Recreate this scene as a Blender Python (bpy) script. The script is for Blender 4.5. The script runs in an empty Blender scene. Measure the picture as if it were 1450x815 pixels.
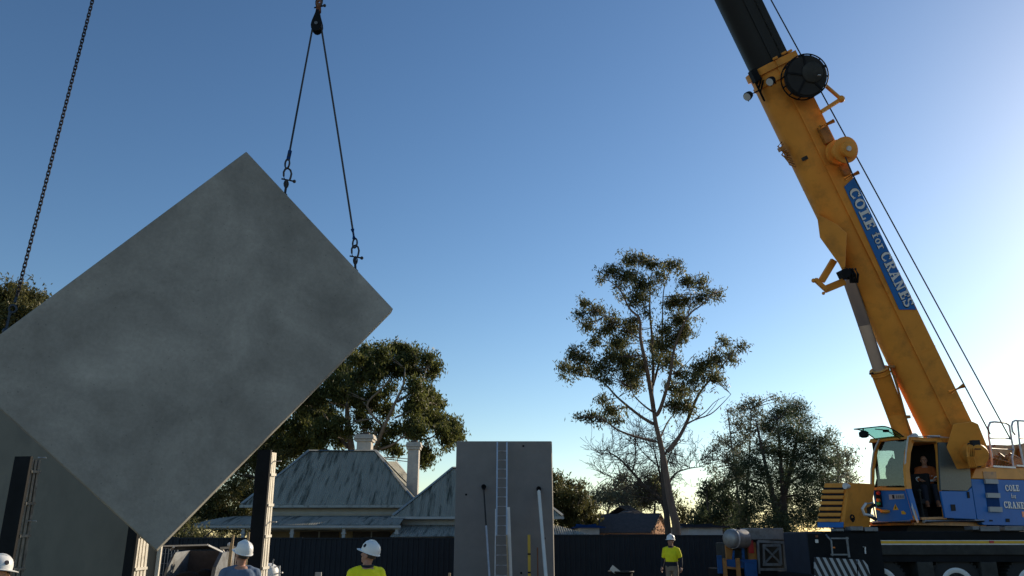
import bpy, bmesh, math, random
import numpy as np
from mathutils import Vector, Matrix, noise as mnoise

# ------------------------------------------------------------------ camera, sky, sun
S = bpy.context.scene
COL = S.collection
F, PITCH, CZ = 1130.0, math.atan(357.5 / 1130.0), 1.7     # focal length in photo pixels (1450 wide), upward pitch, eye height
cam = bpy.data.cameras.new('camera'); cam_o = bpy.data.objects.new('camera', cam); COL.objects.link(cam_o)
cam.sensor_width = 36.0; cam.lens = 36.0 * F / 1450.0; cam.clip_start = 0.1; cam.clip_end = 4000
cam_o.location = (0, 0, CZ); cam_o.rotation_euler = (math.pi / 2 + PITCH, 0, 0)
S.camera = cam_o
SUN_AZ, SUN_EL = math.radians(50), math.radians(20)      # azimuth from +Y (view direction) towards +X
W = bpy.data.worlds.new('World'); S.world = W; W.use_nodes = True
wn = W.node_tree.nodes; wl = W.node_tree.links
sky = wn.new('ShaderNodeTexSky'); sky.sky_type = 'NISHITA'; sky.sun_disc = False
sky.sun_elevation = SUN_EL; sky.sun_rotation = SUN_AZ
sky.air_density = 1.0; sky.dust_density = 0.3; sky.ozone_density = 1.5; sky.altitude = 0
gam = wn.new('ShaderNodeGamma'); gam.inputs[1].default_value = 1.2          # the camera's contrast on the whole sky
hsv = wn.new('ShaderNodeHueSaturation'); hsv.inputs['Saturation'].default_value = 1.1
wl.new(sky.outputs[0], gam.inputs[0]); wl.new(gam.outputs[0], hsv.inputs['Color']); wl.new(hsv.outputs[0], wn['Background'].inputs[0])
wn['Background'].inputs[1].default_value = 0.098
sl = bpy.data.lights.new('sun', 'SUN'); sl.energy = 5.0; sl.angle = math.radians(0.5); sl.color = (1.0, 0.84, 0.62)
so = bpy.data.objects.new('sun', sl); COL.objects.link(so)
sdir = Vector((math.sin(SUN_AZ) * math.cos(SUN_EL), math.cos(SUN_AZ) * math.cos(SUN_EL), math.sin(SUN_EL)))
so.rotation_euler = sdir.to_track_quat('Z', 'Y').to_euler(); so.location = (30, 30, 30)
S.view_settings.view_transform = 'Standard'; S.view_settings.look = 'None'
S.view_settings.exposure = 0.0; S.view_settings.gamma = 1.0
S.cycles.max_bounces = 8; S.cycles.transparent_max_bounces = 12

RNG = random.Random(7); NP = np.random.default_rng(11)
cp, sp = math.cos(PITCH), math.sin(PITCH)

def ray(u, v):
    d = (u - 725.0) / F; e = (407.5 - v) / F
    return Vector((d, cp - e * sp, sp + e * cp))
def P(u, v, Y):                        # point of the place seen at a photo pixel, at ground distance Y
    r = ray(u, v); return Vector((0, 0, CZ)) + r * (Y / r.y)
def PO(u, v, Z):                       # same, at optical depth Z
    return Vector((0, 0, CZ)) + ray(u, v) * Z
def PL(u, v, o, n, off=0.0):           # same, on the plane through o with normal n (moved off along n)
    r = ray(u, v); c = Vector((0, 0, CZ)); q = o + n * off
    return c + r * ((q - c).dot(n) / r.dot(n))

# ------------------------------------------------------------------ materials
MATS = {}
def mat(name, col, rough=0.6, metal=0.0, var=0.12, scale=3.0, bump=0.0, bscale=30.0, spec=0.5, dirt=None, dscale=1.5, dlo=0.5, dhi=0.7, stretch=None):
    m = bpy.data.materials.new(name); m.use_nodes = True
    n = m.node_tree.nodes; l = m.node_tree.links; b = n['Principled BSDF']
    b.inputs['Roughness'].default_value = rough; b.inputs['Metallic'].default_value = metal
    b.inputs['Specular IOR Level'].default_value = spec
    tc = n.new('ShaderNodeTexCoord'); src = tc.outputs['Object']
    if stretch:
        mp = n.new('ShaderNodeMapping'); mp.inputs['Scale'].default_value = stretch; l.new(src, mp.inputs[0]); src = mp.outputs[0]
    nz = n.new('ShaderNodeTexNoise'); nz.inputs['Scale'].default_value = scale; nz.inputs['Detail'].default_value = 6; nz.inputs['Roughness'].default_value = 0.6
    l.new(src, nz.inputs['Vector'])
    cr = n.new('ShaderNodeValToRGB')
    cr.color_ramp.elements[0].position = 0.3; cr.color_ramp.elements[1].position = 0.7
    cr.color_ramp.elements[0].color = tuple(max(0, c * (1 - var)) for c in col) + (1,)
    cr.color_ramp.elements[1].color = tuple(min(1, c * (1 + var)) for c in col) + (1,)
    l.new(nz.outputs[0], cr.inputs[0]); out = cr.outputs[0]
    if dirt:
        n2 = n.new('ShaderNodeTexNoise'); n2.inputs['Scale'].default_value = dscale; n2.inputs['Detail'].default_value = 8; n2.inputs['Roughness'].default_value = 0.65
        l.new(src, n2.inputs['Vector'])
        r2 = n.new('ShaderNodeMapRange'); r2.inputs[1].default_value = dlo; r2.inputs[2].default_value = dhi; l.new(n2.outputs[0], r2.inputs[0])
        mx = n.new('ShaderNodeMixRGB'); l.new(r2.outputs[0], mx.inputs[0]); l.new(out, mx.inputs[1]); mx.inputs[2].default_value = tuple(dirt) + (1,)
        out = mx.outputs[0]
    l.new(out, b.inputs['Base Color'])
    if bump:
        n3 = n.new('ShaderNodeTexNoise'); n3.inputs['Scale'].default_value = bscale; n3.inputs['Detail'].default_value = 4
        l.new(tc.outputs['Object'], n3.inputs['Vector'])
        bp = n.new('ShaderNodeBump'); bp.inputs['Strength'].default_value = bump; bp.inputs['Distance'].default_value = 0.02
        l.new(n3.outputs[0], bp.inputs['Height']); l.new(bp.outputs[0], b.inputs['Normal'])
    MATS[name] = m; return m

mat('panel_concrete', (0.335, 0.322, 0.282), 0.75, var=0.16, scale=0.9, bump=0.12, bscale=60, dirt=(0.205, 0.198, 0.172), dscale=0.55, dlo=0.42, dhi=0.72)
def add_trowel(m):                     # faint swirled trowel marks over the concrete
    n = m.node_tree.nodes; l = m.node_tree.links; b = n['Principled BSDF']
    old = b.inputs['Base Color'].links[0].from_socket
    tc = n.new('ShaderNodeTexCoord')
    w = n.new('ShaderNodeTexNoise'); w.inputs['Scale'].default_value = 0.9; w.inputs['Detail'].default_value = 12; w.inputs['Roughness'].default_value = 0.62; w.inputs['Distortion'].default_value = 0.9
    l.new(tc.outputs['Object'], w.inputs['Vector'])
    r = n.new('ShaderNodeMapRange'); r.inputs[1].default_value = 0.35; r.inputs[2].default_value = 0.75; r.inputs[3].default_value = 0.82; r.inputs[4].default_value = 1.24
    l.new(w.outputs[0], r.inputs[0])
    mx = n.new('ShaderNodeMixRGB'); mx.blend_type = 'MULTIPLY'; mx.inputs[0].default_value = 1
    l.new(old, mx.inputs[1]); l.new(r.outputs[0], mx.inputs[2]); w2 = n.new('ShaderNodeTexNoise'); w2.inputs['Scale'].default_value = 22; w2.inputs['Detail'].default_value = 6; w2.inputs['Roughness'].default_value = 0.7
    l.new(tc.outputs['Object'], w2.inputs['Vector'])
    r2 = n.new('ShaderNodeMapRange'); r2.inputs[1].default_value = 0.3; r2.inputs[2].default_value = 0.7; r2.inputs[3].default_value = 0.90; r2.inputs[4].default_value = 1.10
    l.new(w2.outputs[0], r2.inputs[0])
    m2 = n.new('ShaderNodeMixRGB'); m2.blend_type = 'MULTIPLY'; m2.inputs[0].default_value = 1
    l.new(mx.outputs[0], m2.inputs[1]); l.new(r2.outputs[0], m2.inputs[2])
    vo = n.new('ShaderNodeTexVoronoi'); vo.inputs['Scale'].default_value = 9; l.new(tc.outputs['Object'], vo.inputs['Vector'])
    r3 = n.new('ShaderNodeMapRange'); r3.inputs[1].default_value = 0.06; r3.inputs[2].default_value = 0.10; r3.inputs[3].default_value = 0.72; r3.inputs[4].default_value = 1.0
    l.new(vo.outputs['Distance'], r3.inputs[0])
    m3 = n.new('ShaderNodeMixRGB'); m3.blend_type = 'MULTIPLY'; m3.inputs[0].default_value = 1
    l.new(m2.outputs[0], m3.inputs[1]); l.new(r3.outputs[0], m3.inputs[2]); l.new(m3.outputs[0], b.inputs['Base Color'])
add_trowel(MATS['panel_concrete'])
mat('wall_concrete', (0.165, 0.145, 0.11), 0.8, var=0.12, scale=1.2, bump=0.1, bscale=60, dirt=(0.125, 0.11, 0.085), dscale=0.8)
mat('tall_concrete', (0.21, 0.198, 0.185), 0.8, var=0.08, scale=2.0, bump=0.1, bscale=60, dirt=(0.185, 0.178, 0.172), dscale=0.9)
mat('orange_paint', (0.78, 0.315, 0.05), 0.55, spec=0.25, var=0.10, scale=1.2, dirt=(0.34, 0.15, 0.035), dscale=1.8, dlo=0.50, dhi=0.85)
mat('orange_dark', (0.40, 0.16, 0.03), 0.5, var=0.2, scale=4, dirt=(0.12, 0.06, 0.03), dscale=5)
mat('blue_paint', (0.03, 0.17, 0.50), 0.6, spec=0.2, var=0.08, scale=2, dirt=(0.035, 0.12, 0.30), dscale=2, dlo=0.55, dhi=0.9)
mat('deep_blue', (0.012, 0.05, 0.16), 0.9, spec=0.05)
mat('black_steel', (0.009, 0.010, 0.012), 0.7, var=0.3, scale=3, spec=0.15)
mat('telescope_black', (0.010, 0.012, 0.014), 0.5, var=0.35, scale=1.2, spec=0.3, stretch=(1, 1, 0.3))
mat('dark_grey', (0.040, 0.040, 0.037), 0.7, spec=0.2, var=0.3, scale=4, dirt=(0.09, 0.085, 0.075), dscale=3, dlo=0.6, dhi=0.8)
mat('navy_steel', (0.024, 0.030, 0.046), 0.65, spec=0.2, var=0.15)
mat('grey_steel', (0.19, 0.20, 0.21), 0.5, 0.3, var=0.2, scale=5, dirt=(0.10, 0.09, 0.08), dscale=4)
mat('galv', (0.56, 0.56, 0.56), 0.5, 0.4, var=0.15, scale=8)
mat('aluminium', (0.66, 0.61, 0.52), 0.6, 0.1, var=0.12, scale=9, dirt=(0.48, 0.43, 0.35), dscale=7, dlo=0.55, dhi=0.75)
mat('shaded_galv', (0.20, 0.195, 0.175), 0.7, 0.1, var=0.25, scale=9, dirt=(0.12, 0.11, 0.10), dscale=7)  # dirty galvanised steel, darkened: shade on far left rails put into colour
mat('brushed_tank', (0.30, 0.29, 0.28), 0.5, 0.5, var=0.15, scale=6, dirt=(0.22, 0.20, 0.18), dscale=4)
mat('plant_blue', (0.02, 0.085, 0.24), 0.6, spec=0.2, dirt=(0.03, 0.05, 0.09), dscale=5)
mat('chrome', (0.80, 0.80, 0.80), 0.30, 1.0, var=0.03)
mat('rope_steel', (0.035, 0.035, 0.04), 0.55, 0.3)
mat('chain_steel', (0.025, 0.020, 0.022), 0.6, 0.2)
mat('rust', (0.20, 0.08, 0.035), 0.8, var=0.4, scale=30)
mat('rubber', (0.018, 0.018, 0.018), 0.85, var=0.2)
mat('white_paint', (0.78, 0.78, 0.76), 0.45, var=0.05)
mat('hat_white', (0.82, 0.81, 0.78), 0.35, var=0.03, dirt=(0.55, 0.52, 0.46), dscale=9, dlo=0.62, dhi=0.8)
mat('warm_white', (0.82, 0.76, 0.64), 0.5, var=0.06)
mat('dull_blue', (0.015, 0.03, 0.055), 0.6)
mat('yellow_paint', (0.70, 0.40, 0.02), 0.5)
mat('hivis', (0.88, 0.82, 0.01), 0.8, var=0.08, scale=10)
mat('hivis_orange', (0.42, 0.10, 0.02), 0.8, var=0.1, scale=10)
mat('reflective', (0.75, 0.75, 0.72), 0.4)
mat('navy_cloth', (0.012, 0.014, 0.025), 0.9)
mat('blue_cloth', (0.10, 0.15, 0.23), 0.9, var=0.12, scale=8)
mat('khaki', (0.22, 0.18, 0.13), 0.9, var=0.1, scale=9)
mat('skin', (0.42, 0.21, 0.14), 0.55, var=0.08, scale=20)
mat('hair', (0.05, 0.035, 0.025), 0.8)
mat('fence_navy', (0.018, 0.0235, 0.031), 0.6, spec=0.2, var=0.12, scale=1.5, dirt=(0.026, 0.03, 0.035), dscale=2, dlo=0.55, dhi=0.9)
mat('roof_iron', (0.285, 0.275, 0.225), 0.7, spec=0.15, var=0.14, scale=2.5, stretch=(2.2, 0.24, 0.24), dirt=(0.05, 0.056, 0.042), dscale=1.9, dlo=0.50, dhi=0.66)
mat('roof_ridge', (0.32, 0.34, 0.33), 0.5, var=0.15, dirt=(0.08, 0.09, 0.08), dscale=6)
mat('cream_wall', (0.40, 0.38, 0.33), 0.85, var=0.08)
mat('tan_wall', (0.34, 0.26, 0.15), 0.85, var=0.15, scale=1)
mat('trim_white', (0.40, 0.41, 0.40), 0.7, var=0.1)
mat('chimney_white', (0.52, 0.47, 0.41), 0.85, var=0.1, scale=4, dirt=(0.40, 0.38, 0.36), dscale=5)
mat('dark_tile', (0.075, 0.062, 0.058), 0.8, var=0.25, scale=6, bump=0.3, bscale=12)
mat('brick', (0.74, 0.40, 0.23), 0.85, var=0.25, scale=14)
mat('pale_roof', (0.42, 0.45, 0.48), 0.6, var=0.1)
mat('soil', (0.115, 0.09, 0.068), 0.95, var=0.3, scale=0.4, bump=0.5, bscale=8)
mat('bark_gum', (0.15, 0.105, 0.08), 0.9, var=0.35, scale=3, stretch=(3, 3, 0.6), bump=0.3, bscale=20)
mat('bark_pale', (0.20, 0.165, 0.13), 0.9, var=0.25, scale=3)
mat('bark_dark', (0.07, 0.055, 0.045), 0.95, var=0.3, scale=4)
mat('red_lamp', (0.5, 0.02, 0.02), 0.3); mat('orange_lamp', (0.8, 0.2, 0.02), 0.3); mat('green_lamp', (0.02, 0.35, 0.12), 0.3)
mat('lens', (0.55, 0.58, 0.6), 0.15)
mat('fabric_black', (0.01, 0.01, 0.012), 0.9)
mat('door_glass', (0.075, 0.09, 0.085), 0.4, var=0.15, scale=20, spec=0.2)
mat('pipe_yellow', (0.55, 0.36, 0.03), 0.5, var=0.1)
mat('timber', (0.40, 0.30, 0.18), 0.8, var=0.2, scale=6)
mat('paper', (0.75, 0.72, 0.66), 0.8, var=0.05)

def glass(name, col, alpha):
    m = bpy.data.materials.new(name); m.use_nodes = True
    n = m.node_tree.nodes; l = m.node_tree.links; n.remove(n['Principled BSDF'])
    t = n.new('ShaderNodeBsdfTransparent'); t.inputs[0].default_value = tuple(col) + (1,)
    g = n.new('ShaderNodeBsdfGlossy'); g.inputs['Roughness'].default_value = 0.03
    x = n.new('ShaderNodeMixShader'); x.inputs[0].default_value = alpha
    l.new(t.outputs[0], x.inputs[1]); l.new(g.outputs[0], x.inputs[2]); l.new(x.outputs[0], n['Material Output'].inputs[0])
    MATS[name] = m
glass('clear_glass', (0.72, 0.78, 0.76), 0.06)
glass('green_glass', (0.50, 0.69, 0.64), 0.12)

def leafmat(name, c1, c2, trans=0.25):
    m = bpy.data.materials.new(name); m.use_nodes = True
    n = m.node_tree.nodes; l = m.node_tree.links; b = n['Principled BSDF']
    b.inputs['Roughness'].default_value = 0.5; b.inputs['Specular IOR Level'].default_value = 0.35
    at = n.new('ShaderNodeAttribute'); at.attribute_name = 'tone'
    cr = n.new('ShaderNodeValToRGB')
    cr.color_ramp.elements[0].color = tuple(c1) + (1,); cr.color_ramp.elements[1].color = tuple(c2) + (1,)
    l.new(at.outputs['Fac'], cr.inputs[0]); l.new(cr.outputs[0], b.inputs['Base Color'])
    t = n.new('ShaderNodeBsdfTranslucent'); l.new(cr.outputs[0], t.inputs[0])
    x = n.new('ShaderNodeMixShader'); x.inputs[0].default_value = trans
    l.new(b.outputs[0], x.inputs[1]); l.new(t.outputs[0], x.inputs[2]); l.new(x.outputs[0], n['Material Output'].inputs[0])
    MATS[name] = m
leafmat('leaf_gum', (0.055, 0.066, 0.025), (0.20, 0.195, 0.078), 0.55)
leafmat('leaf_big', (0.042, 0.060, 0.017), (0.165, 0.17, 0.05), 0.55)
leafmat('leaf_dark', (0.038, 0.056, 0.032), (0.11, 0.14, 0.072), 0.5)
leafmat('leaf_grey', (0.095, 0.108, 0.072), (0.21, 0.225, 0.15), 0.5)
leafmat('leaf_olive', (0.05, 0.056, 0.018), (0.16, 0.145, 0.045), 0.36)

def striped(name):                     # black and white slanted hazard print
    m = mat(name, (0.6, 0.6, 0.6), 0.6)
    n = m.node_tree.nodes; l = m.node_tree.links; b = n['Principled BSDF']
    tc = n.new('ShaderNodeTexCoord'); sx = n.new('ShaderNodeSeparateXYZ'); l.new(tc.outputs['Object'], sx.inputs[0])
    k = n.new('ShaderNodeMath'); k.operation = 'MULTIPLY_ADD'; l.new(sx.outputs[2], k.inputs[0]); k.inputs[1].default_value = 0.42; l.new(sx.outputs[0], k.inputs[2])
    d = n.new('ShaderNodeMath'); d.operation = 'MULTIPLY'; l.new(k.outputs[0], d.inputs[0]); d.inputs[1].default_value = 6.6
    fr = n.new('ShaderNodeMath'); fr.operation = 'FRACT'; l.new(d.outputs[0], fr.inputs[0])
    g = n.new('ShaderNodeMath'); g.operation = 'GREATER_THAN'; l.new(fr.outputs[0], g.inputs[0]); g.inputs[1].default_value = 0.52
    x = n.new('ShaderNodeMixRGB'); l.new(g.outputs[0], x.inputs[0]); x.inputs[1].default_value = (0.01, 0.01, 0.012, 1); x.inputs[2].default_value = (0.40, 0.42, 0.43, 1)
    l.new(x.outputs[0], b.inputs['Base Color'])
striped('hazard')

# ------------------------------------------------------------------ building helpers
def wloc(o):
    p = Vector((0, 0, 0))
    while o: p += o.location; o = o.parent
    return p
def frame(d, up=Vector((0, 0, 1))):
    d = d.normalized()
    if abs(d.dot(up)) > 0.98: up = Vector((0, 1, 0))
    a = d.cross(up).normalized(); return a, a.cross(d).normalized()
class MB:
    def __init__(s): s.v = []; s.f = []; s.m = []; s.k = 0
    def add(s, vs, fs):
        o = len(s.v); s.v += [Vector(x) for x in vs]; s.f += [[o + i for i in f] for f in fs]; s.m += [s.k] * len(fs); return s
    def hexa(s, q):                    # 4 bottom, 4 top corners
        return s.add(q, [(3, 2, 1, 0), (4, 5, 6, 7), (0, 1, 5, 4), (1, 2, 6, 5), (2, 3, 7, 6), (3, 0, 4, 7)])
    def box(s, c, size, R=None):
        hx, hy, hz = size[0] / 2, size[1] / 2, size[2] / 2
        q = [Vector(p) for p in [(-hx, -hy, -hz), (hx, -hy, -hz), (hx, hy, -hz), (-hx, hy, -hz), (-hx, -hy, hz), (hx, -hy, hz), (hx, hy, hz), (-hx, hy, hz)]]
        if R is not None: q = [R @ p for p in q]
        return s.hexa([p + Vector(c) for p in q])
    def bar(s, p, q, w, h, up=Vector((0, 0, 1))):      # rectangular bar
        p = Vector(p); q = Vector(q); a, b = frame(q - p, up); a = a * w / 2; b = b * h / 2
        return s.hexa([p - a - b, p + a - b, p + a + b, p - a + b, q - a - b, q + a - b, q + a + b, q - a + b])
    def prism(s, poly, ext):           # polygon extruded along a vector
        n = len(poly); ext = Vector(ext); vs = [Vector(p) for p in poly] + [Vector(p) + ext for p in poly]
        return s.add(vs, [tuple(range(n - 1, -1, -1)), tuple(range(n, 2 * n))] + [(i, (i + 1) % n, n + (i + 1) % n, n + i) for i in range(n)])
    def tube(s, pts, r, n=8, cap=True):
        pts = [Vector(p) for p in pts]
        rr = r if isinstance(r, (list, tuple)) else [r] * len(pts)
        a = None; rings = []
        for i, p in enumerate(pts):
            d = (pts[min(i + 1, len(pts) - 1)] - pts[max(i - 1, 0)])
            if d.length < 1e-9: d = Vector((0, 0, 1))
            d.normalize()
            if a is None: a, b = frame(d)
            else:
                a = a - d * a.dot(d)
                a = a.normalized() if a.length > 1e-6 else frame(d)[0]
                b = d.cross(a)
            rings.append([p + (a * math.cos(t) + b * math.sin(t)) * rr[i] for t in [2 * math.pi * j / n for j in range(n)]])
        vs = [x for g in rings for x in g]; fs = []
        for i in range(len(pts) - 1):
            for j in range(n): fs.append((i * n + j, i * n + (j + 1) % n, (i + 1) * n + (j + 1) % n, (i + 1) * n + j))
        if cap: fs += [tuple(range(n - 1, -1, -1)), tuple((len(pts) - 1) * n + j for j in range(n))]
        return s.add(vs, fs)
    def loft(s, rings):                # rings: list of equal-length point lists, capped
        n = len(rings[0]); vs = [x for g in rings for x in g]; fs = []
        for i in range(len(rings) - 1):
            for j in range(n): fs.append((i * n + j, i * n + (j + 1) % n, (i + 1) * n + (j + 1) % n, (i + 1) * n + j))
        fs += [tuple(range(n - 1, -1, -1)), tuple((len(rings) - 1) * n + j for j in range(n))]
        return s.add(vs, fs)
    def lathe(s, c, axis, prof, n=20):  # prof: (along axis, radius)
        c = Vector(c); axis = Vector(axis).normalized(); a, b = frame(axis)
        return s.loft([[c + axis * h + (a * math.cos(t) + b * math.sin(t)) * max(r, 1e-4) for t in [2 * math.pi * j / n for j in range(n)]] for h, r in prof])
    def ring(s, c, axis, R, r, n=18, m=6, sx=1.0, sy=1.0):
        c = Vector(c); axis = Vector(axis).normalized(); a, b = frame(axis); vs = []; fs = []
        for i in range(n):
            t = 2 * math.pi * i / n; d = a * math.cos(t) * sx + b * math.sin(t) * sy; dn = d.normalized()
            for j in range(m):
                q = 2 * math.pi * j / m; vs.append(c + d * R + (dn * math.cos(q) + axis * math.sin(q)) * r)
        for i in range(n):
            for j in range(m): fs.append((i * m + j, ((i + 1) % n) * m + j, ((i + 1) % n) * m + (j + 1) % m, i * m + (j + 1) % m))
        return s.add(vs, fs)
    def sphere(s, c, r, sc=(1, 1, 1), n=10, m=8, R=None):
        c = Vector(c); rings = []
        for i in range(m + 1):
            ph = math.pi * (i / m - 0.5); z = math.sin(ph); q = max(math.cos(ph), 1e-3); g = []
            for j in range(n):
                t = 2 * math.pi * j / n; p = Vector((math.cos(t) * q * sc[0], math.sin(t) * q * sc[1], z * sc[2])) * r
                g.append(c + (R @ p if R is not None else p))
            rings.append(g)
        return s.loft(rings)
    def build(s, name, mats, parent=None, smooth=False, origin=None, bevel=0.0):
        off = wloc(parent) if parent else (Vector(origin) if origin is not None else Vector((0, 0, 0)))
        if parent is not None and origin is not None: off = Vector(origin)
        me = bpy.data.meshes.new(name); me.from_pydata([tuple(x - off) for x in s.v], [], s.f)
        for mm in (mats if isinstance(mats, (list, tuple)) else [mats]): me.materials.append(MATS[mm])
        if any(s.m): me.polygons.foreach_set('material_index', s.m)
        bm = bmesh.new(); bm.from_mesh(me); bmesh.ops.recalc_face_normals(bm, faces=bm.faces)
        if bevel:
            bmesh.ops.bevel(bm, geom=[e for e in bm.edges if len(e.link_faces) == 2 and e.calc_face_angle(0) > 0.6], offset=bevel, segments=2, profile=0.5, affect='EDGES', clamp_overlap=True)
        bm.to_mesh(me); bm.free()
        if smooth:
            me.polygons.foreach_set('use_smooth', [True] * len(me.polygons))
            me.set_sharp_from_angle(angle=math.radians(40))
        o = bpy.data.objects.new(name, me); COL.objects.link(o)
        if parent is not None:
            o.parent = parent; o.location = off - wloc(parent)
        else: o.location = off
        return o
def tag(o, label, cat, group=None):
    o['label'] = label; o['category'] = cat
    if group: o['group'] = group
    return o
def thing(name, label, cat, loc, group=None):
    o = bpy.data.objects.new(name, None); COL.objects.link(o); o.location = loc
    return tag(o, label, cat, group)
def structure(o): o['kind'] = 'structure'; return o
def stuff(o): o['kind'] = 'stuff'; return o
def V(*a): return Vector(a)

# ------------------------------------------------------------------ lettering: slab serif letters from flat strokes
def arc(cx, cy, rx, ry, tx, ty, a0, a1, n=14):
    q = []
    for i in range(n):
        A = math.radians(a0 + (a1 - a0) * i / n); B = math.radians(a0 + (a1 - a0) * (i + 1) / n)
        q.append([(cx + rx * math.cos(A), cy + ry * math.sin(A)), (cx + rx * math.cos(B), cy + ry * math.sin(B)),
                  (cx + (rx - tx) * math.cos(B), cy + (ry - ty) * math.sin(B)), (cx + (rx - tx) * math.cos(A), cy + (ry - ty) * math.sin(A))])
    return q
def rc(x0, y0, x1, y1): return [[(x0, y0), (x1, y0), (x1, y1), (x0, y1)]]
def qd(*p): return [list(p)]
GL = {
 'C': (0.80, arc(.42, .5, .42, .5, .24, .13, 48, 318) + rc(.64, .66, .76, 1.0) + rc(.66, .08, .76, .34)),
 'O': (0.84, arc(.42, .5, .42, .5, .23, .13, 0, 360, 24)),
 'L': (0.74, rc(.12, .14, .38, .86) + rc(0, 0, .74, .14) + rc(0, .86, .52, 1) + rc(.60, .14, .74, .40)),
 'E': (0.76, rc(.12, .14, .38, .86) + rc(0, 0, .74, .14) + rc(0, .86, .74, 1) + rc(.38, .43, .56, .57) + rc(.62, .14, .74, .34) + rc(.62, .66, .74, .86) + rc(.50, .35, .56, .43) + rc(.50, .57, .56, .65)),
 'R': (0.88, rc(.12, .14, .36, .86) + rc(0, 0, .46, .14) + rc(0, .86, .46, 1) + arc(.46, .73, .34, .27, .22, .12, -90, 90) + rc(.36, .46, .46, .58) + qd((.42, .46), (.60, .46), (.82, .12), (.62, .12)) + rc(.60, 0, .88, .12)),
 'A': (0.92, qd((.10, .12), (.24, .12), (.50, 1), (.38, 1)) + qd((.54, .12), (.82, .12), (.58, 1), (.40, .96)) + rc(.28, .30, .58, .42) + rc(0, 0, .34, .12) + rc(.46, 0, .92, .12)),
 'N': (0.92, rc(.12, .12, .28, .88) + rc(.66, .0, .80, .88) + qd((.12, .88), (.36, .88), (.80, .0), (.60, .0)) + rc(0, 0, .40, .12) + rc(0, .88, .34, 1) + rc(.54, .88, .92, 1)),
 'S': (0.70, arc(.35, .73, .33, .27, .19, .12, 30, 270) + arc(.35, .27, .35, .27, .20, .12, -150, 90) + rc(.55, .68, .66, 1.0) + rc(.02, 0, .13, .34)),
 'f': (0.46, rc(.12, .1, .30, .74) + arc(.34, .74, .22, .24, .16, .1, 60, 180, 8) + rc(0, .52, .44, .62) + rc(.02, 0, .42, .1)),
 'o': (0.56, arc(.28, .33, .28, .33, .16, .1, 0, 360, 18)),
 'r': (0.50, rc(.10, .1, .28, .66) + rc(0, 0, .38, .1) + rc(0, .56, .12, .66) + arc(.36, .46, .16, .2, .10, .1, 20, 160, 8)),
 ' ': (0.45, []),
}
def letters(text, o, ex, ey, n, h, gap=0.10, lift=0.0):      # baseline start o, reading direction ex, up ey, normal n; one shape per letter
    x = 0.0; k = 0; out = []
    for ch in text:
        w, qs = GL[ch]; mb = MB()
        for q in qs:
            k += 1; z = lift + 0.0004 * (k % 9)
            mb.add([o + ex * ((x + a) * h) + ey * (b * h) + n * z for a, b in q], [(0, 1, 2, 3)])
        x += w + gap; out.append(mb)
    return out
def text_width(text, h, gap=0.10): return (sum(GL[c][0] + gap for c in text) - gap) * h

# ------------------------------------------------------------------ ground
g = MB(); NX = 40
g.add([(-1500, -300, 0), (1500, -300, 0), (1500, 2500, 0), (-1500, 2500, 0)], [(0, 1, 2, 3)])
structure(g.build('ground', 'soil'))

# ------------------------------------------------------------------ corrugated sheet helper
def corrugated(mb, a, b, c, d, pitch=0.11, amp=0.016, rows=1, sag=0.0):
    """sheet with corners a,b (top left, right) and d,c (bottom left, right), ribs running top to bottom"""
    a, b, c, d = map(Vector, (a, b, c, d)); nrm = (b - a).cross(d - a).normalized()
    if nrm.z < -0.2 or (abs(nrm.z) <= 0.2 and nrm.y > 0): nrm = -nrm
    wdt = max((b - a).length, (c - d).length); n = max(2, int(wdt / pitch * 4))
    # ribs stay parallel to the slope direction: lay the columns out along the longer edge
    L0 = d if (c - d).length >= (b - a).length else a; L1 = c if L0 is d else b
    ux = (L1 - L0).normalized()
    tops, bots = (a - L0).dot(ux), (b - L0).dot(ux); dl, dr = (d - L0).dot(ux), (c - L0).dot(ux)
    rowsv = []
    for j in range(rows + 1):
        t = j / rows; l = a.lerp(d, t); r = b.lerp(c, t); row = []
        for i in range(n + 1):
            p = l.lerp(r, i / n); x = (p - L0).dot(ux)
            row.append(p + nrm * (amp * math.sin(2 * math.pi * x / pitch) + sag * math.sin(math.pi * t)))
        rowsv.append(row)
    # resample so that ribs run straight down: clip columns of the longer edge into the trapezoid
    cols = [i * wdt / n for i in range(n + 1)]
    vs = []; fs = []
    for x in cols:
        t0 = 0.0
        # first t where the column is inside the trapezoid
        for k in range(41):
            t = k / 40; lo = tops + (dl - tops) * t; hi = bots + (dr - bots) * t
            if lo - 1e-6 <= x <= hi + 1e-6: t0 = t; break
        else: t0 = 1.0
        for j in range(rows + 1):
            t = t0 + (1 - t0) * j / rows
            lo = tops + (dl - tops) * t; hi = bots + (dr - bots) * t
            l = a.lerp(d, t); r = b.lerp(c, t); q = 0 if hi - lo < 1e-6 else min(1, max(0, (x - lo) / (hi - lo)))
            vs.append(l.lerp(r, q) + nrm * (amp * math.sin(2 * math.pi * x / pitch) + sag * math.sin(math.pi * t)))
    R = rows + 1
    for i in range(len(cols) - 1):
        for j in range(rows): fs.append((i * R + j, (i + 1) * R + j, (i + 1) * R + j + 1, i * R + j + 1))
    mb.add(vs, fs)

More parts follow.
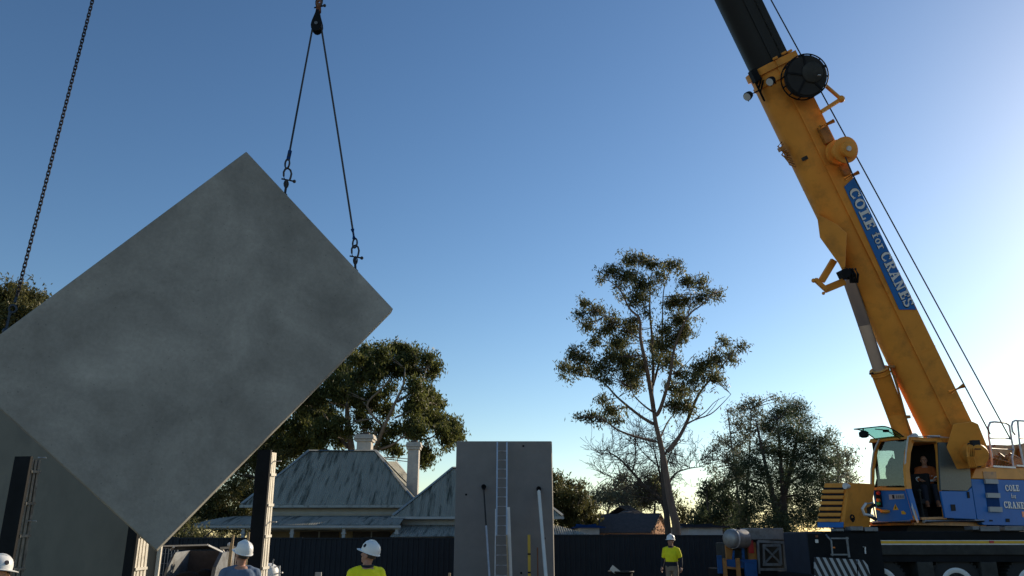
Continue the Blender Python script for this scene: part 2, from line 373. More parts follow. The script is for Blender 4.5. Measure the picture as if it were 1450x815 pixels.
# ------------------------------------------------------------------ boundary fence
def fence(x0, x1, Y, top, label, ystep=0.0):
    t = thing('steel_fence', label, 'fence', (x0, Y, 0), 'dark sheet fence round the site')
    n = round((x1 - x0) / 2.37); w = (x1 - x0) / n
    proto = None; post = None
    for i in range(n):
        xa = x0 + i * w
        if proto is None:
            m = MB(); prof = []; x = 0.03
            while x < w - 0.03:            # trapezoid ribs
                for dx, dy in ((0, 0), (0.06, 0), (0.085, -0.03), (0.125, -0.03), (0.15, 0)): prof.append((min(x + dx, w - .03), dy))
                x += 0.19
            vs = []; fs = []
            for k, (px, py) in enumerate(prof):
                vs += [(xa + px, Y + py, 0.02), (xa + px, Y + py, top - 0.03)]
                if k: fs.append((2 * k - 2, 2 * k, 2 * k + 1, 2 * k - 1))
            m.add(vs, fs); proto = m.build('sheet', 'fence_navy', t, origin=(xa, Y, 0))
            m = MB(); m.box((xa, Y - .005, top / 2), (.07, .07, top + .01)); post = m.build('post', 'fence_navy', t, origin=(xa, Y, 0))
            m = MB(); m.box((xa + w / 2, Y - .01, top - .015), (w - .072, .075, .05)); rail = m.build('rail', 'fence_navy', t, origin=(xa, Y, 0))
        else:
            for q in (proto, post, rail):
                c = q.copy(); COL.objects.link(c); c.parent = t; c.location = q.location + V(i * w, RNG.uniform(-.012, .012), RNG.uniform(-.014, .014)); c.rotation_euler = (RNG.uniform(-.006, .006), 0, 0)
    return t
xl = P(642, 760, 31).x
fence(-26.0, xl + 1.2, 31.0, P(500, 761, 31).z, 'dark navy sheet fence in front of the house verandah')
fence(xl + 3.2, 25.0, 31.04, P(880, 757, 31).z, 'dark navy sheet fence between the tall panel and the crane')

# ------------------------------------------------------------------ concrete panels
def slab(name, label, corners, nrm, thick, m, grp='precast concrete panels', bev=0.012, draft=None):
    c = [Vector(q) for q in corners]; b = MB(); d_ = draft or [V(0, 0, 0)] * 4
    b.hexa(c + [q - nrm * thick + x for q, x in zip(c, d_)])
    o = b.build(name, m, None, origin=min(c, key=lambda q: q.z), bevel=bev)
    return tag(o, label, 'concrete panel', grp)

# the panel in the air: corners solved from its outline as a true rectangle
ZA = 11.6
hA = PO(349, 214, ZA); hB = PO(557, 437, ZA * 1.0525); hC = PO(218, 776, ZA * .8448)
ab = hB - hA; hw = ab.length; ab.normalize(); bc = hC - hB; bc = bc - ab * bc.dot(ab); hh = bc.length; bc.normalize()
hn = ab.cross(bc).normalized()
if hn.y > 0: hn = -hn
hD = hA + bc * hh; hC = hB + bc * hh
hanging = slab('concrete_panel', 'large grey concrete panel hanging tilted in the air from the crane ropes', [hA, hD, hC, hB], hn, 0.15, 'panel_concrete', draft=[V(0, 0, 0), V(0, 0, 0), ab * .042, ab * .042])

# panel standing behind the hanging one, at the left
ang = math.radians(33)
bn = V(-math.sin(ang), -math.cos(ang), 0); bx = V(math.cos(ang), -math.sin(ang), 0)
q = P(205, 800, 13.6); q.z = 0.1
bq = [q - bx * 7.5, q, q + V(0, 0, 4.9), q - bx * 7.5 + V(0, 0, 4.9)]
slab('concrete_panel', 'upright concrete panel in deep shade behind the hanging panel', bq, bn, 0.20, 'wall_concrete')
b = MB(); e = q + bx * 0.03 - bn * 0.215
b.bar(e, e + V(0, 0, 4.5), .06, .05); b.bar(e + V(0, 0, .05) , e + V(0.12, 0, .05), .05, .04)
o = b.build('edge_angle', 'aluminium', None, origin=e)
tag(o, 'pale upright steel angle lit by the sun at the end of the shaded panel', 'steel angle')

# tall panel in the middle distance
YT = 27.0
t0 = P(642.5, 815, YT); t1 = P(784.5, 815, YT); tt = P(643.5, 624.5, YT + .12)
tn = V(0, -1, 0.02).normalized()
tq = [V(t0.x, YT, 0.05), V(t1.x, YT, 0.05), V(t1.x - .02, YT + .1, tt.z), V(t0.x, YT + .1, tt.z)]
tall = slab('concrete_panel', 'tall narrow concrete panel standing upright with a ladder against it', tq, V(.12, -0.99, 0).normalized(), 0.15, 'tall_concrete', draft=[V(0, 0, 0), V(.05, 0, 0), V(.05, 0, 0), V(0, 0, 0)])

# ladder against the tall panel
def pt(u, v, off=0.0): return P(u, v, YT - .02 - off)
lt = thing('extension_ladder', 'long extension ladder with blue rails leaning on the tall concrete panel', 'ladder', (pt(712, 815).x, YT - .6, 0))
la = pt(704.2, 626, .10); lb = pt(717.8, 626, .10); dl = V(0.0, -0.75, -(la.z - .02))
mat('ladder_blue', (0.40, 0.47, 0.56), 0.4, 0.3)
for s_, p in (('stile', la), ('stile', lb)):
    m = MB(); m.bar(p, p + dl * .62, .075, .045, V(1, 0, 0)); m.build(s_, 'ladder_blue', lt)
lw = (lb - la).length
for sgn, p in ((1, la), (-1, lb)):      # the lower, outer section
    a0 = p + V(sgn * -.035, -.07, 0)
    m = MB(); m.bar(a0 + dl * .45, a0 + dl, .075, .03, V(1, 0, 0)); m.build('outer_stile', 'galv', lt)
rg = None; L = dl.length; n = int(L / .30)
for i in range(1, n):
    f_ = i * .30 / L
    if rg is None:
        m = MB(); c0 = la + dl * f_; m.tube([c0, c0 + (lb - la)], .021, 6); rg = m.build('rung', 'galv', lt); base = f_
    else:
        c = rg.copy(); COL.objects.link(c); c.parent = lt; c.location = rg.location + dl * (f_ - base)

# props and loose pieces leaning on the tall panel
pr_ = 'braces propping the tall panel'
def prop(name, label, cat, u0, v0, u1, v1, y0, y1, r, m, head=True, lit=None):
    p = P(u0, v0, y0); q_ = P(u1, v1, y1); d = (q_ - p); q2 = p + d * ((p.z - .05) / max(1e-6, (p.z - q_.z)))
    t = thing(name, label, cat, (q2.x, q2.y, 0), pr_ if cat == 'brace' else None)
    if lit:  # sunlit lower stretch put into colour: thin dark tube above, pale below
        k = p + (q2 - p) * lit
        b_ = MB(); b_.tube([p, k], r * .8, 8); b_.build('inner_tube', 'dark_grey', t, True)
        b_ = MB(); b_.tube([k, q2], r, 8); b_.build('outer_tube', m, t, True)
    else:
        b_ = MB(); b_.tube([p, q2], r, 10); b_.build('pole', m, t, True)
    if head:
        b_ = MB(); b_.box(p + V(0, .03, .04), (.09, .04, .14)); b_.ring(p + V(0, -.02, .07), (0, 1, 0), .06, .022, 12, 6); b_.build('bracket', 'black_steel', t)
    return t
prop('panel_brace', 'thin dark prop brace bolted to the tall panel left of the ladder', 'brace', 685, 692, 693, 815, YT - .03, YT - 1.5, .030, 'galv', lit=.36)
prop('panel_brace', 'thick pale sunlit prop brace bolted to the tall panel right of the ladder', 'brace', 763, 695, 773, 815, YT - .03, YT - 2.6, .054, 'warm_white')
p = P(720, 718, YT - .5); b = MB(); b.bar(p, V(p.x + .1, p.y - .4, .1), .09, .05, V(0, 1, 0))
tag(b.build('timber_board', 'paper', None, origin=(p.x + .1, p.y - .4, 0)), 'pale sunlit board standing beside the ladder on the tall panel', 'board')
p = P(717.5, 757, YT - .75); b = MB(); b.bar(p, V(p.x + .07, p.y - .3, .1), .05, .03, V(0, 1, 0))
tag(b.build('timber_lath', 'timber', None, origin=(p.x + .07, p.y - .3, 0)), 'thin yellowish timber lath leaning inside the ladder foot', 'lath')
p = P(749, 757, YT - .25); t = thing('staff_rule', 'yellow straight staff with dark bands leaning on the tall panel', 'staff', (p.x, p.y, 0))
b = MB(); b.bar(p, V(p.x, p.y - .3, .05), .09, .03, V(0, 1, 0)); b.build('rail', 'pipe_yellow', t)
for k in (.32, .62, .9):
    c = p.lerp(V(p.x, p.y - .3, .05), k); b = MB(); b.box(c + V(0, -.018, 0), (.094, .02, .05)); b.build('band', 'black_steel', t)
p = P(761, 775, YT - .3); b = MB(); b.tube([p, V(p.x, p.y - .3, .05)], .02, 6)
tag(b.build('steel_rod', 'rust', None, origin=(p.x, p.y - .3, 0)), 'thin dark rod leaning on the tall panel beside the yellow staff', 'rod')
for u, v in ((741, 631), (738, 811), (660, 700), (771, 762)):          # small bolt sockets in the tall panel
    p = P(u, v, YT + .05); p.y = YT + .1 * (p.z / tt.z) - .012
    m = MB(); m.lathe(p, (0, 1, 0), [(0, .035), (.008, .035), (.010, .022)], 12); m.build('bolt_socket', 'black_steel', tall)

# ------------------------------------------------------------------ strongback uprights at the left
def strongback(label, u0, u1, vtop, Y, bw, dw, yaw, rails, met='aluminium'):
    """black faced upright: front board of width bw, pale ribbed channel frame of depth dw on its right side"""
    p = P(u0, vtop, Y); H = p.z
    n1 = V(-math.sin(yaw), -math.cos(yaw), 0); ax = V(math.cos(yaw), -math.sin(yaw), 0)     # ax runs right along the black face
    o = V(p.x, p.y, 0); t = thing('strongback', label, 'strongback', o, 'tall steel strongbacks standing at the left')
    def pnt(a, d, z): return o + ax * a - n1 * d + V(0, 0, z)
    m = MB(); m.hexa([pnt(0, 0, 0), pnt(bw, 0, 0), pnt(bw, .05, 0), pnt(0, .05, 0), pnt(0, 0, H), pnt(bw, 0, H), pnt(bw, .05, H), pnt(0, .05, H)]); m.build('face_board', 'black_steel', t)
    bi = bw - .15
    m = MB(); m.hexa([pnt(.02, .052, .02), pnt(bi, .052, .02), pnt(bi, dw, .02), pnt(.02, dw, .02), pnt(.02, .052, H - .06), pnt(bi, .052, H - .06), pnt(bi, dw * .7, H - .06), pnt(.02, dw * .7, H - .06)]); m.build('web', 'black_steel', t)  # black stands for the dark openings between rails, put into the web's colour
    for k in range(rails):
        d = .075 + (dw - .075) * k / max(1, rails - 1)
        dt = .075 + (dw * .72 - .075) * k / max(1, rails - 1)
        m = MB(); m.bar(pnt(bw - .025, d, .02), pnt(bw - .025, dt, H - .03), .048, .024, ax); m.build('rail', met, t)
    z = .35; k = 0
    while z < H - .1:
        dd = dw + (dw * .72 - dw) * z / H
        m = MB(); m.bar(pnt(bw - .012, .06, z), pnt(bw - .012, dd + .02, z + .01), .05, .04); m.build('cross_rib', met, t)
        if k % 2 == 1:
            m = MB(); m.tube([pnt(bw - .02, dd * .8, z + .22), pnt(bw + .10, dd * .9, z + .22)], .012, 6); m.build('pin', 'galv', t)
        z += .47; k += 1
    return t
strongback('strongback at far left with a black face and perforated pale side', 21, 31, 646, 12.4, .27, .31, math.radians(8), 3, 'shaded_galv')
strongback('strongback half hidden behind the low corner of the hanging panel', 186, 190, 716, 12.6, .17, .36, math.radians(14), 4)
strongback('strongback with a black face standing before the house with sunlit ribs', 365, 379, 637, 13.0, .23, .27, math.radians(12), 3)

# ------------------------------------------------------------------ rigging
def shackle(label, c, s=1.0, yaw=0.5, grp=None):
    t = thing('shackle', label, 'shackle', c, grp)
    ax = V(math.cos(yaw), math.sin(yaw), 0)
    m = MB(); pts = [c + ax * (.055 * s * x) + V(0, 0, z * s) for x, z in ((-.75, -.09), (-1, -.03), (-1.1, .03), (-.75, .085), (0, .11), (.75, .085), (1.1, .03), (1, -.03), (.75, -.09))]
    m.tube(pts, .016 * s, 8); m.build('bow', 'rope_steel', t, True)
    m = MB(); m.tube([c - ax * .085 * s + V(0, 0, -.09 * s), c + ax * .10 * s + V(0, 0, -.09 * s)], .014 * s, 8); m.sphere(c + ax * .115 * s + V(0, 0, -.09 * s), .028 * s); m.build('pin', 'rope_steel', t, True)
    return t
def on_edge(p0, p1, u):                 # point of an edge whose photo column is u
    best = None
    for i in range(401):
        q_ = p0.lerp(p1, i / 400); r = q_ - V(0, 0, CZ); fwd = r.y * cp + r.z * sp; uu = 725 + F * r.x / fwd
        if best is None or abs(uu - u) < best[0]: best = (abs(uu - u), q_)
    return best[1]
mid = hn * -0.075
e1 = on_edge(hA, hB, 405) + mid; e2 = on_edge(hA, hB, 506) + mid
def opt(p): r = p - V(0, 0, CZ); return r.y * cp + r.z * sp
zb = opt((e1 + e2) / 2); Yb = ((e1 + e2) / 2).y
blk = P(449, 36, Yb)
rp = 'lifting shackles on the hanging panel'
for e_, u, v, uu, vv, nm in ((e1, 407, 247, 408, 232, 'dark lifting shackle on the upper slung edge point of the panel'), (e2, 503, 356, 502, 343, 'dark lifting shackle on the lower slung edge point of the panel')):
    s_c = P(u, v, e_.y); shackle(nm, s_c, .95, grp=rp)
    m = MB(); m.tube([e_ - (s_c - e_).normalized() * .06, s_c + V(0, 0, -.08)], .018, 8); m.sphere(e_ , .04)
    m.ring(s_c.lerp(e_, .45), hn, .04, .014, 14, 6, 0.7, 1.5)
    tag(m.build('ring_clutch', 'rope_steel', None, True, origin=e_), 'ring clutch joining the %s shackle to the panel edge' % ('upper' if u < 450 else 'lower'), 'ring clutch', 'ring clutches on the panel edge')
# wire sling running over the block
s1 = P(408, 226, e1.y); s2 = P(501.5, 338, e2.y)
R_ = .07
pts = [s1, s1.lerp(blk + V(-R_, 0, 0), .5), blk + V(-R_, 0, -.03)] + [blk + V(-R_ * math.cos(a), 0, R_ * math.sin(a)) for a in [math.pi * k / 8 for k in range(1, 8)]] + [blk + V(R_, 0, -.03), s2.lerp(blk + V(R_, 0, 0), .5), s2]
m = MB(); m.tube(pts, .0155, 6)
sling = thing('wire_sling', 'dark wire sling running over the pulley down to two panel shackles', 'sling', blk)
m.build('wire', 'rope_steel', sling, True)
for s_, e_ in ((s1, e1), (s2, e2)):
    m = MB(); d = (blk - s_).normalized(); m.tube([s_, s_ + d * .16], .03, 8); m.build('ferrule', 'deep_blue', sling, True)
    m = MB(); c = s_ - d * .07; m.ring(c, V(0.3, 1, 0), .05, .016, 14, 6, .75, 1.5); m.build('eye', 'rope_steel', sling, True)
t = thing('pulley_block', 'black teardrop pulley block holding the middle of the wire sling', 'pulley', blk)
for sg in (-1, 1):
    poly = [blk + V(x * .66, sg * .045, z * .9) for x, z in [(-.03, .30), (-.055, .22), (-.12, .06), (-.135, -.02), (-.12, -.09), (-.06, -.14), (0, -.155), (.06, -.14), (.12, -.09), (.135, -.02), (.12, .06), (.055, .22), (.03, .30)]]
    m = MB(); m.prism(poly, V(0, sg * .02, 0)); m.build('cheek_plate', 'black_steel', t, bevel=.004)
m = MB(); m.lathe(blk + V(0, -.035, 0), (0, 1, 0), [(0, .08), (.02, .062), (.05, .062), (.07, .08)], 24); m.build('sheave', 'dark_grey', t, True)
m = MB(); m.tube([blk + V(0, -.08, 0), blk + V(0, .08, 0)], .03, 10); m.build('axle', 'grey_steel', t, True)
m = MB(); m.tube([blk + V(0, 0, .26), blk + V(.0, 0, .36), blk + V(.015, 0, .42)], [.05, .04, .035], 8); m.ring(blk + V(0, 0, .44), (.4, 1, 0), .045, .02, 14, 6); m.build('swivel', 'rust', t, True)
shackle('rusty shackle at the top of the frame above the pulley block', blk + V(0, 0, .45), .95, -.3)

def chain(name, label, p, q, s, m_):
    d = q - p; L = d.length; d.normalize(); a, b_ = frame(d); t = thing(name, label, 'chain', p)
    pitch = .052 * s; n = int(L / pitch); protos = []
    for k in range(2):
        mm = MB(); ax = a if k == 0 else b_
        c = p; pts = []
        vs = MB(); side = d.cross(ax)
        for i in range(17):
            th = 2 * math.pi * i / 16; x = math.cos(th) * .019 * s; y = math.sin(th) * .019 * s + (.016 * s if math.sin(th) > 0.01 else (-.016 * s if math.sin(th) < -0.01 else 0))
            pts.append(c + side * x + d * y)
        mm.tube(pts, .0085 * s, 6, cap=False)
        o = mm.build('link', m_, t, True); o.location += d * pitch * k; protos.append(o)
    for i in range(2, n):
        c = protos[i % 2].copy(); COL.objects.link(c); c.parent = t; c.location = protos[i % 2].location + d * (pitch * (i - i % 2))
    return t
cA = on_edge(hA, hD, 8) + mid
Yc = cA.y
chain('lifting_chain', 'dark link chain rising at the far left from the hanging panel', P(25, 415, Yc), P(25, 415, Yc) + (P(131, 0, Yc) - P(25, 415, Yc)) * 1.12, 1.0, 'chain_steel')
sc = P(21, 432, Yc)
m = MB(); m.ring(P(18, 437, Yc), (0, 1, .2), .045, .014, 16, 6); m.tube([P(14, 442, Yc), cA], .016, 8); m.tube([P(25, 412, Yc), P(21, 428, Yc)], .016, 8); m.sphere(cA, .04)
tag(m.build('ring_clutch', 'dull_blue', None, True, origin=cA), 'blue ring clutch at the foot of the chain on the far left panel edge', 'ring clutch', 'ring clutches on the panel edge')

# ------------------------------------------------------------------ mobile crane
ZB = 22.0
R_, U_, N_ = V(1, 0, 0), V(0, -sp, cp), V(0, -cp, -sp)
bd = (R_ * -.4365 + U_ * .8997).normalized(); bt = (R_ * .8997 + U_ * .4365).normalized()
def bc_(v): return PO(1119.5 + (v - 146) * .4856, v, ZB) - N_ * .52 + bt * .085          # boom centre line
crane = thing('mobile_crane', 'orange and blue mobile crane with its long boom raised to the left', 'crane', P(1300, 765, 22) * 1.0)
crane.location.z = 0
def part(mb, name, m, parent=None, smooth=False, bevel=0.0, kind=None):
    o = mb.build(name, m, parent or crane, smooth, bevel=bevel, origin=None); return o
def section(H, Wd, sh=.48, n=14):
    top = H / 2; seam = top - sh * H; pts = [(top, -Wd), (top, Wd), (seam, Wd), (seam - .001, Wd * .93)]
    for i in range(1, n):
        a = math.pi * i / n; ca = math.cos(a); pts.append((seam - (seam + H / 2) * math.sin(a) ** .8, Wd * .93 * math.copysign(abs(ca) ** .8, ca)))
    pts.append((seam - .001, -Wd * .93))
    pts.append((seam, -Wd)); return pts
def boom_loft(p, q, H, Wd):
    m = MB(); sec = section(H, Wd)
    m.loft([[p + bt * t + N_ * w for t, w in sec], [q + bt * t + N_ * w for t, w in sec]]); return m
HB = 1.15
boom = part(boom_loft(bc_(658), bc_(92), HB, .52), 'boom', 'orange_paint', smooth=True)
for v0, v1 in ((640, 420), (417, 240), (236, 120)):              # seam flange between flat side and rounded belly
    m = MB(); a = bc_(v0) + bt * .04 + N_ * .525; b2 = bc_(v1) + bt * .04 + N_ * .525
    m.bar(a, b2, .05, .03, N_); part(m, 'seam_flange', 'orange_paint', boom)
for v in (152, 255, 398, 418, 505, 585):                         # transverse weld bands
    m = MB(); sec = section(HB + .012, .526); c = bc_(v)
    m.loft([[c + bt * t + N_ * w for t, w in sec], [c + bd * .03 + bt * t + N_ * w for t, w in sec]]); part(m, 'weld_band', 'orange_paint', boom, True)
for v0, v1, nm in ((97, 88, 'boom_collar'), (112, 107, 'boom_band')):
    sec = section(HB + (.16 if v0 == 97 else .06), .58); m = MB()
    m.loft([[bc_(v0) + bt * t + N_ * w for t, w in sec], [bc_(v1) + bt * t + N_ * w for t, w in sec]]); part(m, nm, 'orange_paint', boom, True)
def qf(t, w, v): return bc_(v) + bt * t + N_ * w
# collar details: lugs, hoses, hydraulic blocks
for t_, w_, v_ in ((.50, .56, 86), (.33, .58, 85), (.05, .58, 86), (-.52, .2, 92), (-.60, .25, 100), (.56, .3, 85)):
    m = MB(); m.box(qf(t_, w_, v_), (.13, .07, .10), Matrix((bt, bd, N_)).transposed()); part(m, 'collar_lug', 'orange_paint', boom, bevel=.02)
m = MB()
for k in range(5): m.tube([qf(-.55 + .02 * k, .5, 88 + 4 * k), qf(-.66, .42, 96 + 5 * k), qf(-.62, .3, 112 + 4 * k)], .03, 6)
m.box(qf(-.60, .40, 94), (.18, .34, .25), Matrix((bt, bd, N_)).transposed())
part(m, 'hose_bundle', 'black_steel', boom, True)
m = MB()
for k in range(6): m.tube([qf(-.62, .15, 185 + k * 3), qf(-.80 + .04 * (k % 3), .2, 188 + 4 * k), qf(-.74, .25, 196 + 4 * k), qf(-.60, .2, 202 + 4 * k)], .022, 6)
m.box(qf(-.74, .2, 193), (.14, .12, .2), Matrix((bt, bd, N_)).transposed())
part(m, 'valve_cluster', 'orange_dark', boom, True)
# telescopic sections
tel = part(boom_loft(bc_(100), bc_(-560), .99, .44), 'telescopic_section', 'telescope_black', smooth=True)
part(boom_loft(bc_(-555), bc_(-1225), .82, .37), 'telescopic_section', 'telescope_black', smooth=True)
tip = bc_(-1232)
m = MB(); m.box(tip, (1.2, .9, .6), Matrix((bt, bd, N_)).transposed()); part(m, 'boom_head', 'orange_paint', bevel=.05)
m = MB()
for v in (60, 40): m.bar(qf(.30, .452, v + 40), qf(.30, .452, v - 600), .02, .012, N_)
part(m, 'guide_strip', 'dark_grey', tel)
# hose reel: black cage disc with spokes
rcn = PO(1140.5, 108, ZB - .45)
reel = part(MB().lathe(rcn - N_ * .20, N_, [(0, .40), (.03, .41), (.03, .22), (.22, .22), (.22, .50), (.25, .50)], 32), 'hose_reel', 'black_steel', boom, True)
m = MB(); m.lathe(rcn - N_ * .12, N_, [(0, .52), (.03, .555), (.20, .555), (.235, .52)], 36); part(m, 'hose_coil', 'rubber', boom, True)
m = MB()
for k in range(2): m.ring(rcn + N_ * (.11 - .36 * k), N_, .575, .02, 40, 6)
for k in range(14):
    a = 2 * math.pi * k / 14; d = R_ * math.cos(a) + U_ * math.sin(a)
    m.bar(rcn + d * .575 - N_ * .26, rcn + d * .575 + N_ * .12, .03, .03)
for k in range(5):
    a = 2 * math.pi * k / 5 + .5; d = R_ * math.cos(a) + U_ * math.sin(a); m.bar(rcn + N_ * .13, rcn + d * .575 + N_ * .12, .05, .02, N_)
part(m, 'reel_cage', 'black_steel', boom)
m = MB(); m.lathe(rcn + N_ * .06 + R_ * .14 + U_ * .08, N_, [(0, .28), (.09, .28), (.11, .25)], 26); part(m, 'reel_motor', 'dark_grey', boom, True)
m = MB(); m.box(rcn + N_ * .18 + R_ * .30 - U_ * .02, (.08, .06, .02)); part(m, 'maker_plate', 'galv', boom)
# rope guide bracket behind the reel
m = MB(); a = PO(1168, 120, ZB - .3); b2 = PO(1191, 140, ZB - .3); c = PO(1163, 158, ZB - .3)
m.bar(a, b2, .07, .07); m.bar(b2, c, .09, .09); m.sphere(b2, .10)
part(m, 'rope_guide', 'orange_paint', boom)
for u, v in ((1174, 174), (1209, 247), (1358, 549)):
    m = MB(); c = PO(u, v, ZB - .35); m.tube([c - bt * .30, c + bt * .14], .06, 8); part(m, 'rope_peg', 'orange_paint', boom, True)
# auxiliary winch
wc = PO(1190, 213, ZB - .35)
m = MB(); m.lathe(wc - N_ * .3, N_ + R_ * .25, [(0, .33), (.10, .34), (.12, .24), (.35, .24), (.37, .36), (.45, .36), (.46, .22), (.60, .22), (.62, .17)], 28); part(m, 'auxiliary_winch', 'orange_paint', boom, True)
m = MB(); m.lathe(wc + N_ * .3 + R_ * .08, N_ + R_ * .25, [(0, .07), (.06, .07)], 12); part(m, 'winch_cap', 'galv', boom, True)
for u, v, sz in ((1168, 190, (.25, .5, .2)), (1196, 240, (.22, .3, .2))): m = MB(); m.box(PO(u, v, ZB - .05), sz, Matrix((bt, bd, N_)).transposed()); part(m, 'winch_mount', 'orange_dark', boom, bevel=.02)
# working lamps
for u, v, uu, vv in ((1060, 135, 1074, 128), (1092, 114, 1098, 117)):
    c = PO(u, v, ZB - .25); l0 = PO(uu, vv, ZB + .05); d = (R_ * -.6 + N_ * .5 - U_ * .5).normalized()
    m = MB(); m.lathe(c - d * .12, d, [(0, .05), (.05, .10), (.15, .12), (.2, .12)], 14); m.tube([c, l0], .025, 6); m.tube([c, c - U_ * .16], .015, 5); o = part(m, 'work_lamp', 'black_steel', boom, True)
    m = MB(); m.lathe(c + d * .085, d, [(0, .105), (.01, .105)], 14); part(m, 'lamp_lens', 'lens', boom)
# blue name board along the boom side
WS = N_ * .545
def bs(u, v):
    k = bc_(146) + WS; return PL(u, v, k, N_, 0)
bq = [bs(1209.5, 251), bs(1297.5, 438), bs(1273.5, 438), bs(1195.5, 264)]
m = MB(); m.prism(bq, N_ * -.018); part(m, 'name_board', 'blue_paint', boom)
ex = -bd; ey = bt
def boom_text(text, u0, v0, u1, h):
    o = bs(u0, v0) + N_ * .004
    Lp = (bs(u1[0], u1[1]) - bs(u0, v0)).length; sc = Lp / text_width(text, h)
    for mm in letters(text, o + ex * -.012 - ey * .016, ex * sc, ey * 1.04, N_, h * 1.02, lift=.001): part(mm, 'letter_shadow', 'black_steel', boom)
    for mm in letters(text, o, ex * sc, ey, N_, h, lift=.006): part(mm, 'letter', 'white_paint', boom)
hgt = .335
boom_text('COLE', 1201, 270, (1228, 326), .27)
boom_text('for', 1234.0, 332, (1245, 354), .23)
boom_text('CRANES', 1245.5, 360.5, (1283.5, 435), .28)
# faded model plate on the belly
m = MB(); m.box(qf(-.28, .44, 217), (.10, .34, .012), Matrix((bd, bt, N_)).transposed()); part(m, 'worn_plate', 'dark_grey', boom)
# gusset where the lifting cylinder meets the boom
def pz(pts, z0, z1):
    f0 = [PO(u, v, z0) for u, v in pts]; f1 = [PO(u, v, z1) for u, v in pts]; mm = MB(); n = len(pts)
    mm.add(f0 + f1, [tuple(range(n)), tuple(range(2 * n - 1, n - 1, -1))] + [(i, n + i, n + (i + 1) % n, (i + 1) % n) for i in range(n)]); return mm
part(pz([(1156.5, 302), (1161, 336), (1187, 372), (1192, 380), (1197, 378), (1199, 330), (1186, 318)], ZB - .62, ZB + .4), 'cylinder_gusset', 'orange_paint', boom, bevel=.015)
m = MB(); m.box(PO(1198, 388, ZB - .3), (.24, .22, .6), Matrix((bt, bd, N_)).transposed()); m.tube([PO(1198, 386, ZB - .75), PO(1198, 386, ZB + .4)], .12, 14)
for k in range(4): m.tube([PO(1199 + 4 * k, 380, ZB - .6), PO(1203 + 4 * k, 388, ZB - .7), PO(1205 + 3 * k, 400, ZB - .6)], .03, 6)
part(m, 'cylinder_eye', 'black_steel', boom)
m = MB(); m.bar(PO(1181, 368, ZB - .2), PO(1163, 398, ZB - .2), .17, .12, N_); m.bar(PO(1196, 398, ZB - .2), PO(1167, 410, ZB - .2), .19, .12, N_)
m.bar(PO(1154, 395, ZB - .25), PO(1170, 410, ZB - .25), .11, .16, N_); m.sphere(PO(1152, 397, ZB - .25), .06); m.sphere(PO(1166, 415, ZB - .25), .045); part(m, 'link_arm', 'orange_paint', boom, bevel=.01)
# lifting cylinder
c0 = PO(1201.5, 394, ZB + .35); c1 = PO(1246.5, 527, ZB + .5); c2 = PO(1292, 650, ZB + .8)
cyl = part(MB().tube([c1.lerp(c2, -.02), c2], .25, 28), 'lift_cylinder', 'orange_paint', smooth=True)
part(MB().tube([c0, c1], .17, 28), 'piston_rod', 'chrome', cyl, True)
part(MB().tube([c1.lerp(c2, -.035), c1.lerp(c2, .02)], .268, 28), 'gland_ring', 'orange_paint', cyl, True)
m = MB()
g0 = PO(1261, 520, ZB + .3); g1 = PO(1290, 617, ZB + .4)
m.tube([g0, g0.lerp(g1, .1), PO(1267, 533, ZB + .3), g1], .028, 8); m.tube([PO(1262, 524, ZB + .3), PO(1283, 590, ZB + .35)], .015, 6)
m.box(PO(1286, 590, ZB + .35), (.10, .08, .08)); m.box(PO(1262, 519, ZB + .3), (.16, .1, .06)); part(m, 'oil_pipe', 'orange_dark', cyl, True)
part(MB().tube([PO(1236, 528, ZB + .4), PO(1231.5, 529, ZB + .4)], .04, 8), 'grease_nipple', 'black_steel', cyl)
# boom foot and pivot
part(pz([(1377, 596.5), (1385, 600), (1398, 632), (1396, 662), (1352, 664), (1338, 640), (1350, 600)], ZB - .50, ZB + .5), 'boom_foot', 'orange_paint', bevel=.02)
part(MB().lathe(PO(1386, 645, ZB - .85), -N_, [(0, .27), (.05, .30), (.5, .30)], 24), 'boom_pivot', 'orange_paint', smooth=True)
m = MB()
for k in range(5): m.tube([PO(1372 + 3 * k, 628, ZB - .6), PO(1370 + 3 * k, 640, ZB - .8), PO(1372 + 2 * k, 652 + k, ZB - .8), PO(1380 + 2 * k, 660, ZB - .7)], .035, 7)
m.box(PO(1381, 630, ZB - .75), (.2, .15, .25)); part(m, 'hydraulic_hoses', 'rubber', smooth=True)
m = MB()
for k in range(4): m.tube([PO(1369 + 3.0 * k, 632, ZB - .85), PO(1370 + 2.5 * k, 646, ZB - .95), PO(1373 + 3 * k, 660, ZB - .85)], .035, 7)
part(m, 'orange_hoses', 'orange_paint', smooth=True)
# hoist ropes
for pts in ([(1430, 620, 22.1), (1092, 0, 21.6), (977, -212, 21.9)], [(1402, 614, 21.8), (1207, 246, 21.3), (1197, 222, 21.3)]):
    part(MB().tube([PO(*q_) for q_ in pts], .020, 6), 'hoist_rope', 'rope_steel', smooth=True)
h_top = blk + V(0, 0, .60)
part(MB().tube([h_top, V(h_top.x, h_top.y, h_top.z + 2.5), tip], .03, 6), 'load_line', 'rope_steel', smooth=True)

# superstructure: planes of the cab front and side
fa = V(-.848, -.53, 0).normalized(); fs = V(.53, -.848, 0).normalized()
K = P(1297, 736, 21.0)
def fr(u, v, off=0.0): return PL(u, v, K, fa, off)
def sd(u, v, off=0.0): return PL(u, v, K, fs, off)
def plate(pts, ext, on=fr, off=0.0):
    m = MB(); m.prism([on(u, v, off) for u, v in pts], ext); return m
CW = .98                                                  # cab width
ztop = sd(1286, 619).z; zbot = K.z
cab = part(plate([(1235.5, 692), (1284, 692), (1297, 737), (1242, 739)], fa * -.05), 'operator_cab', 'blue_paint', bevel=.008)
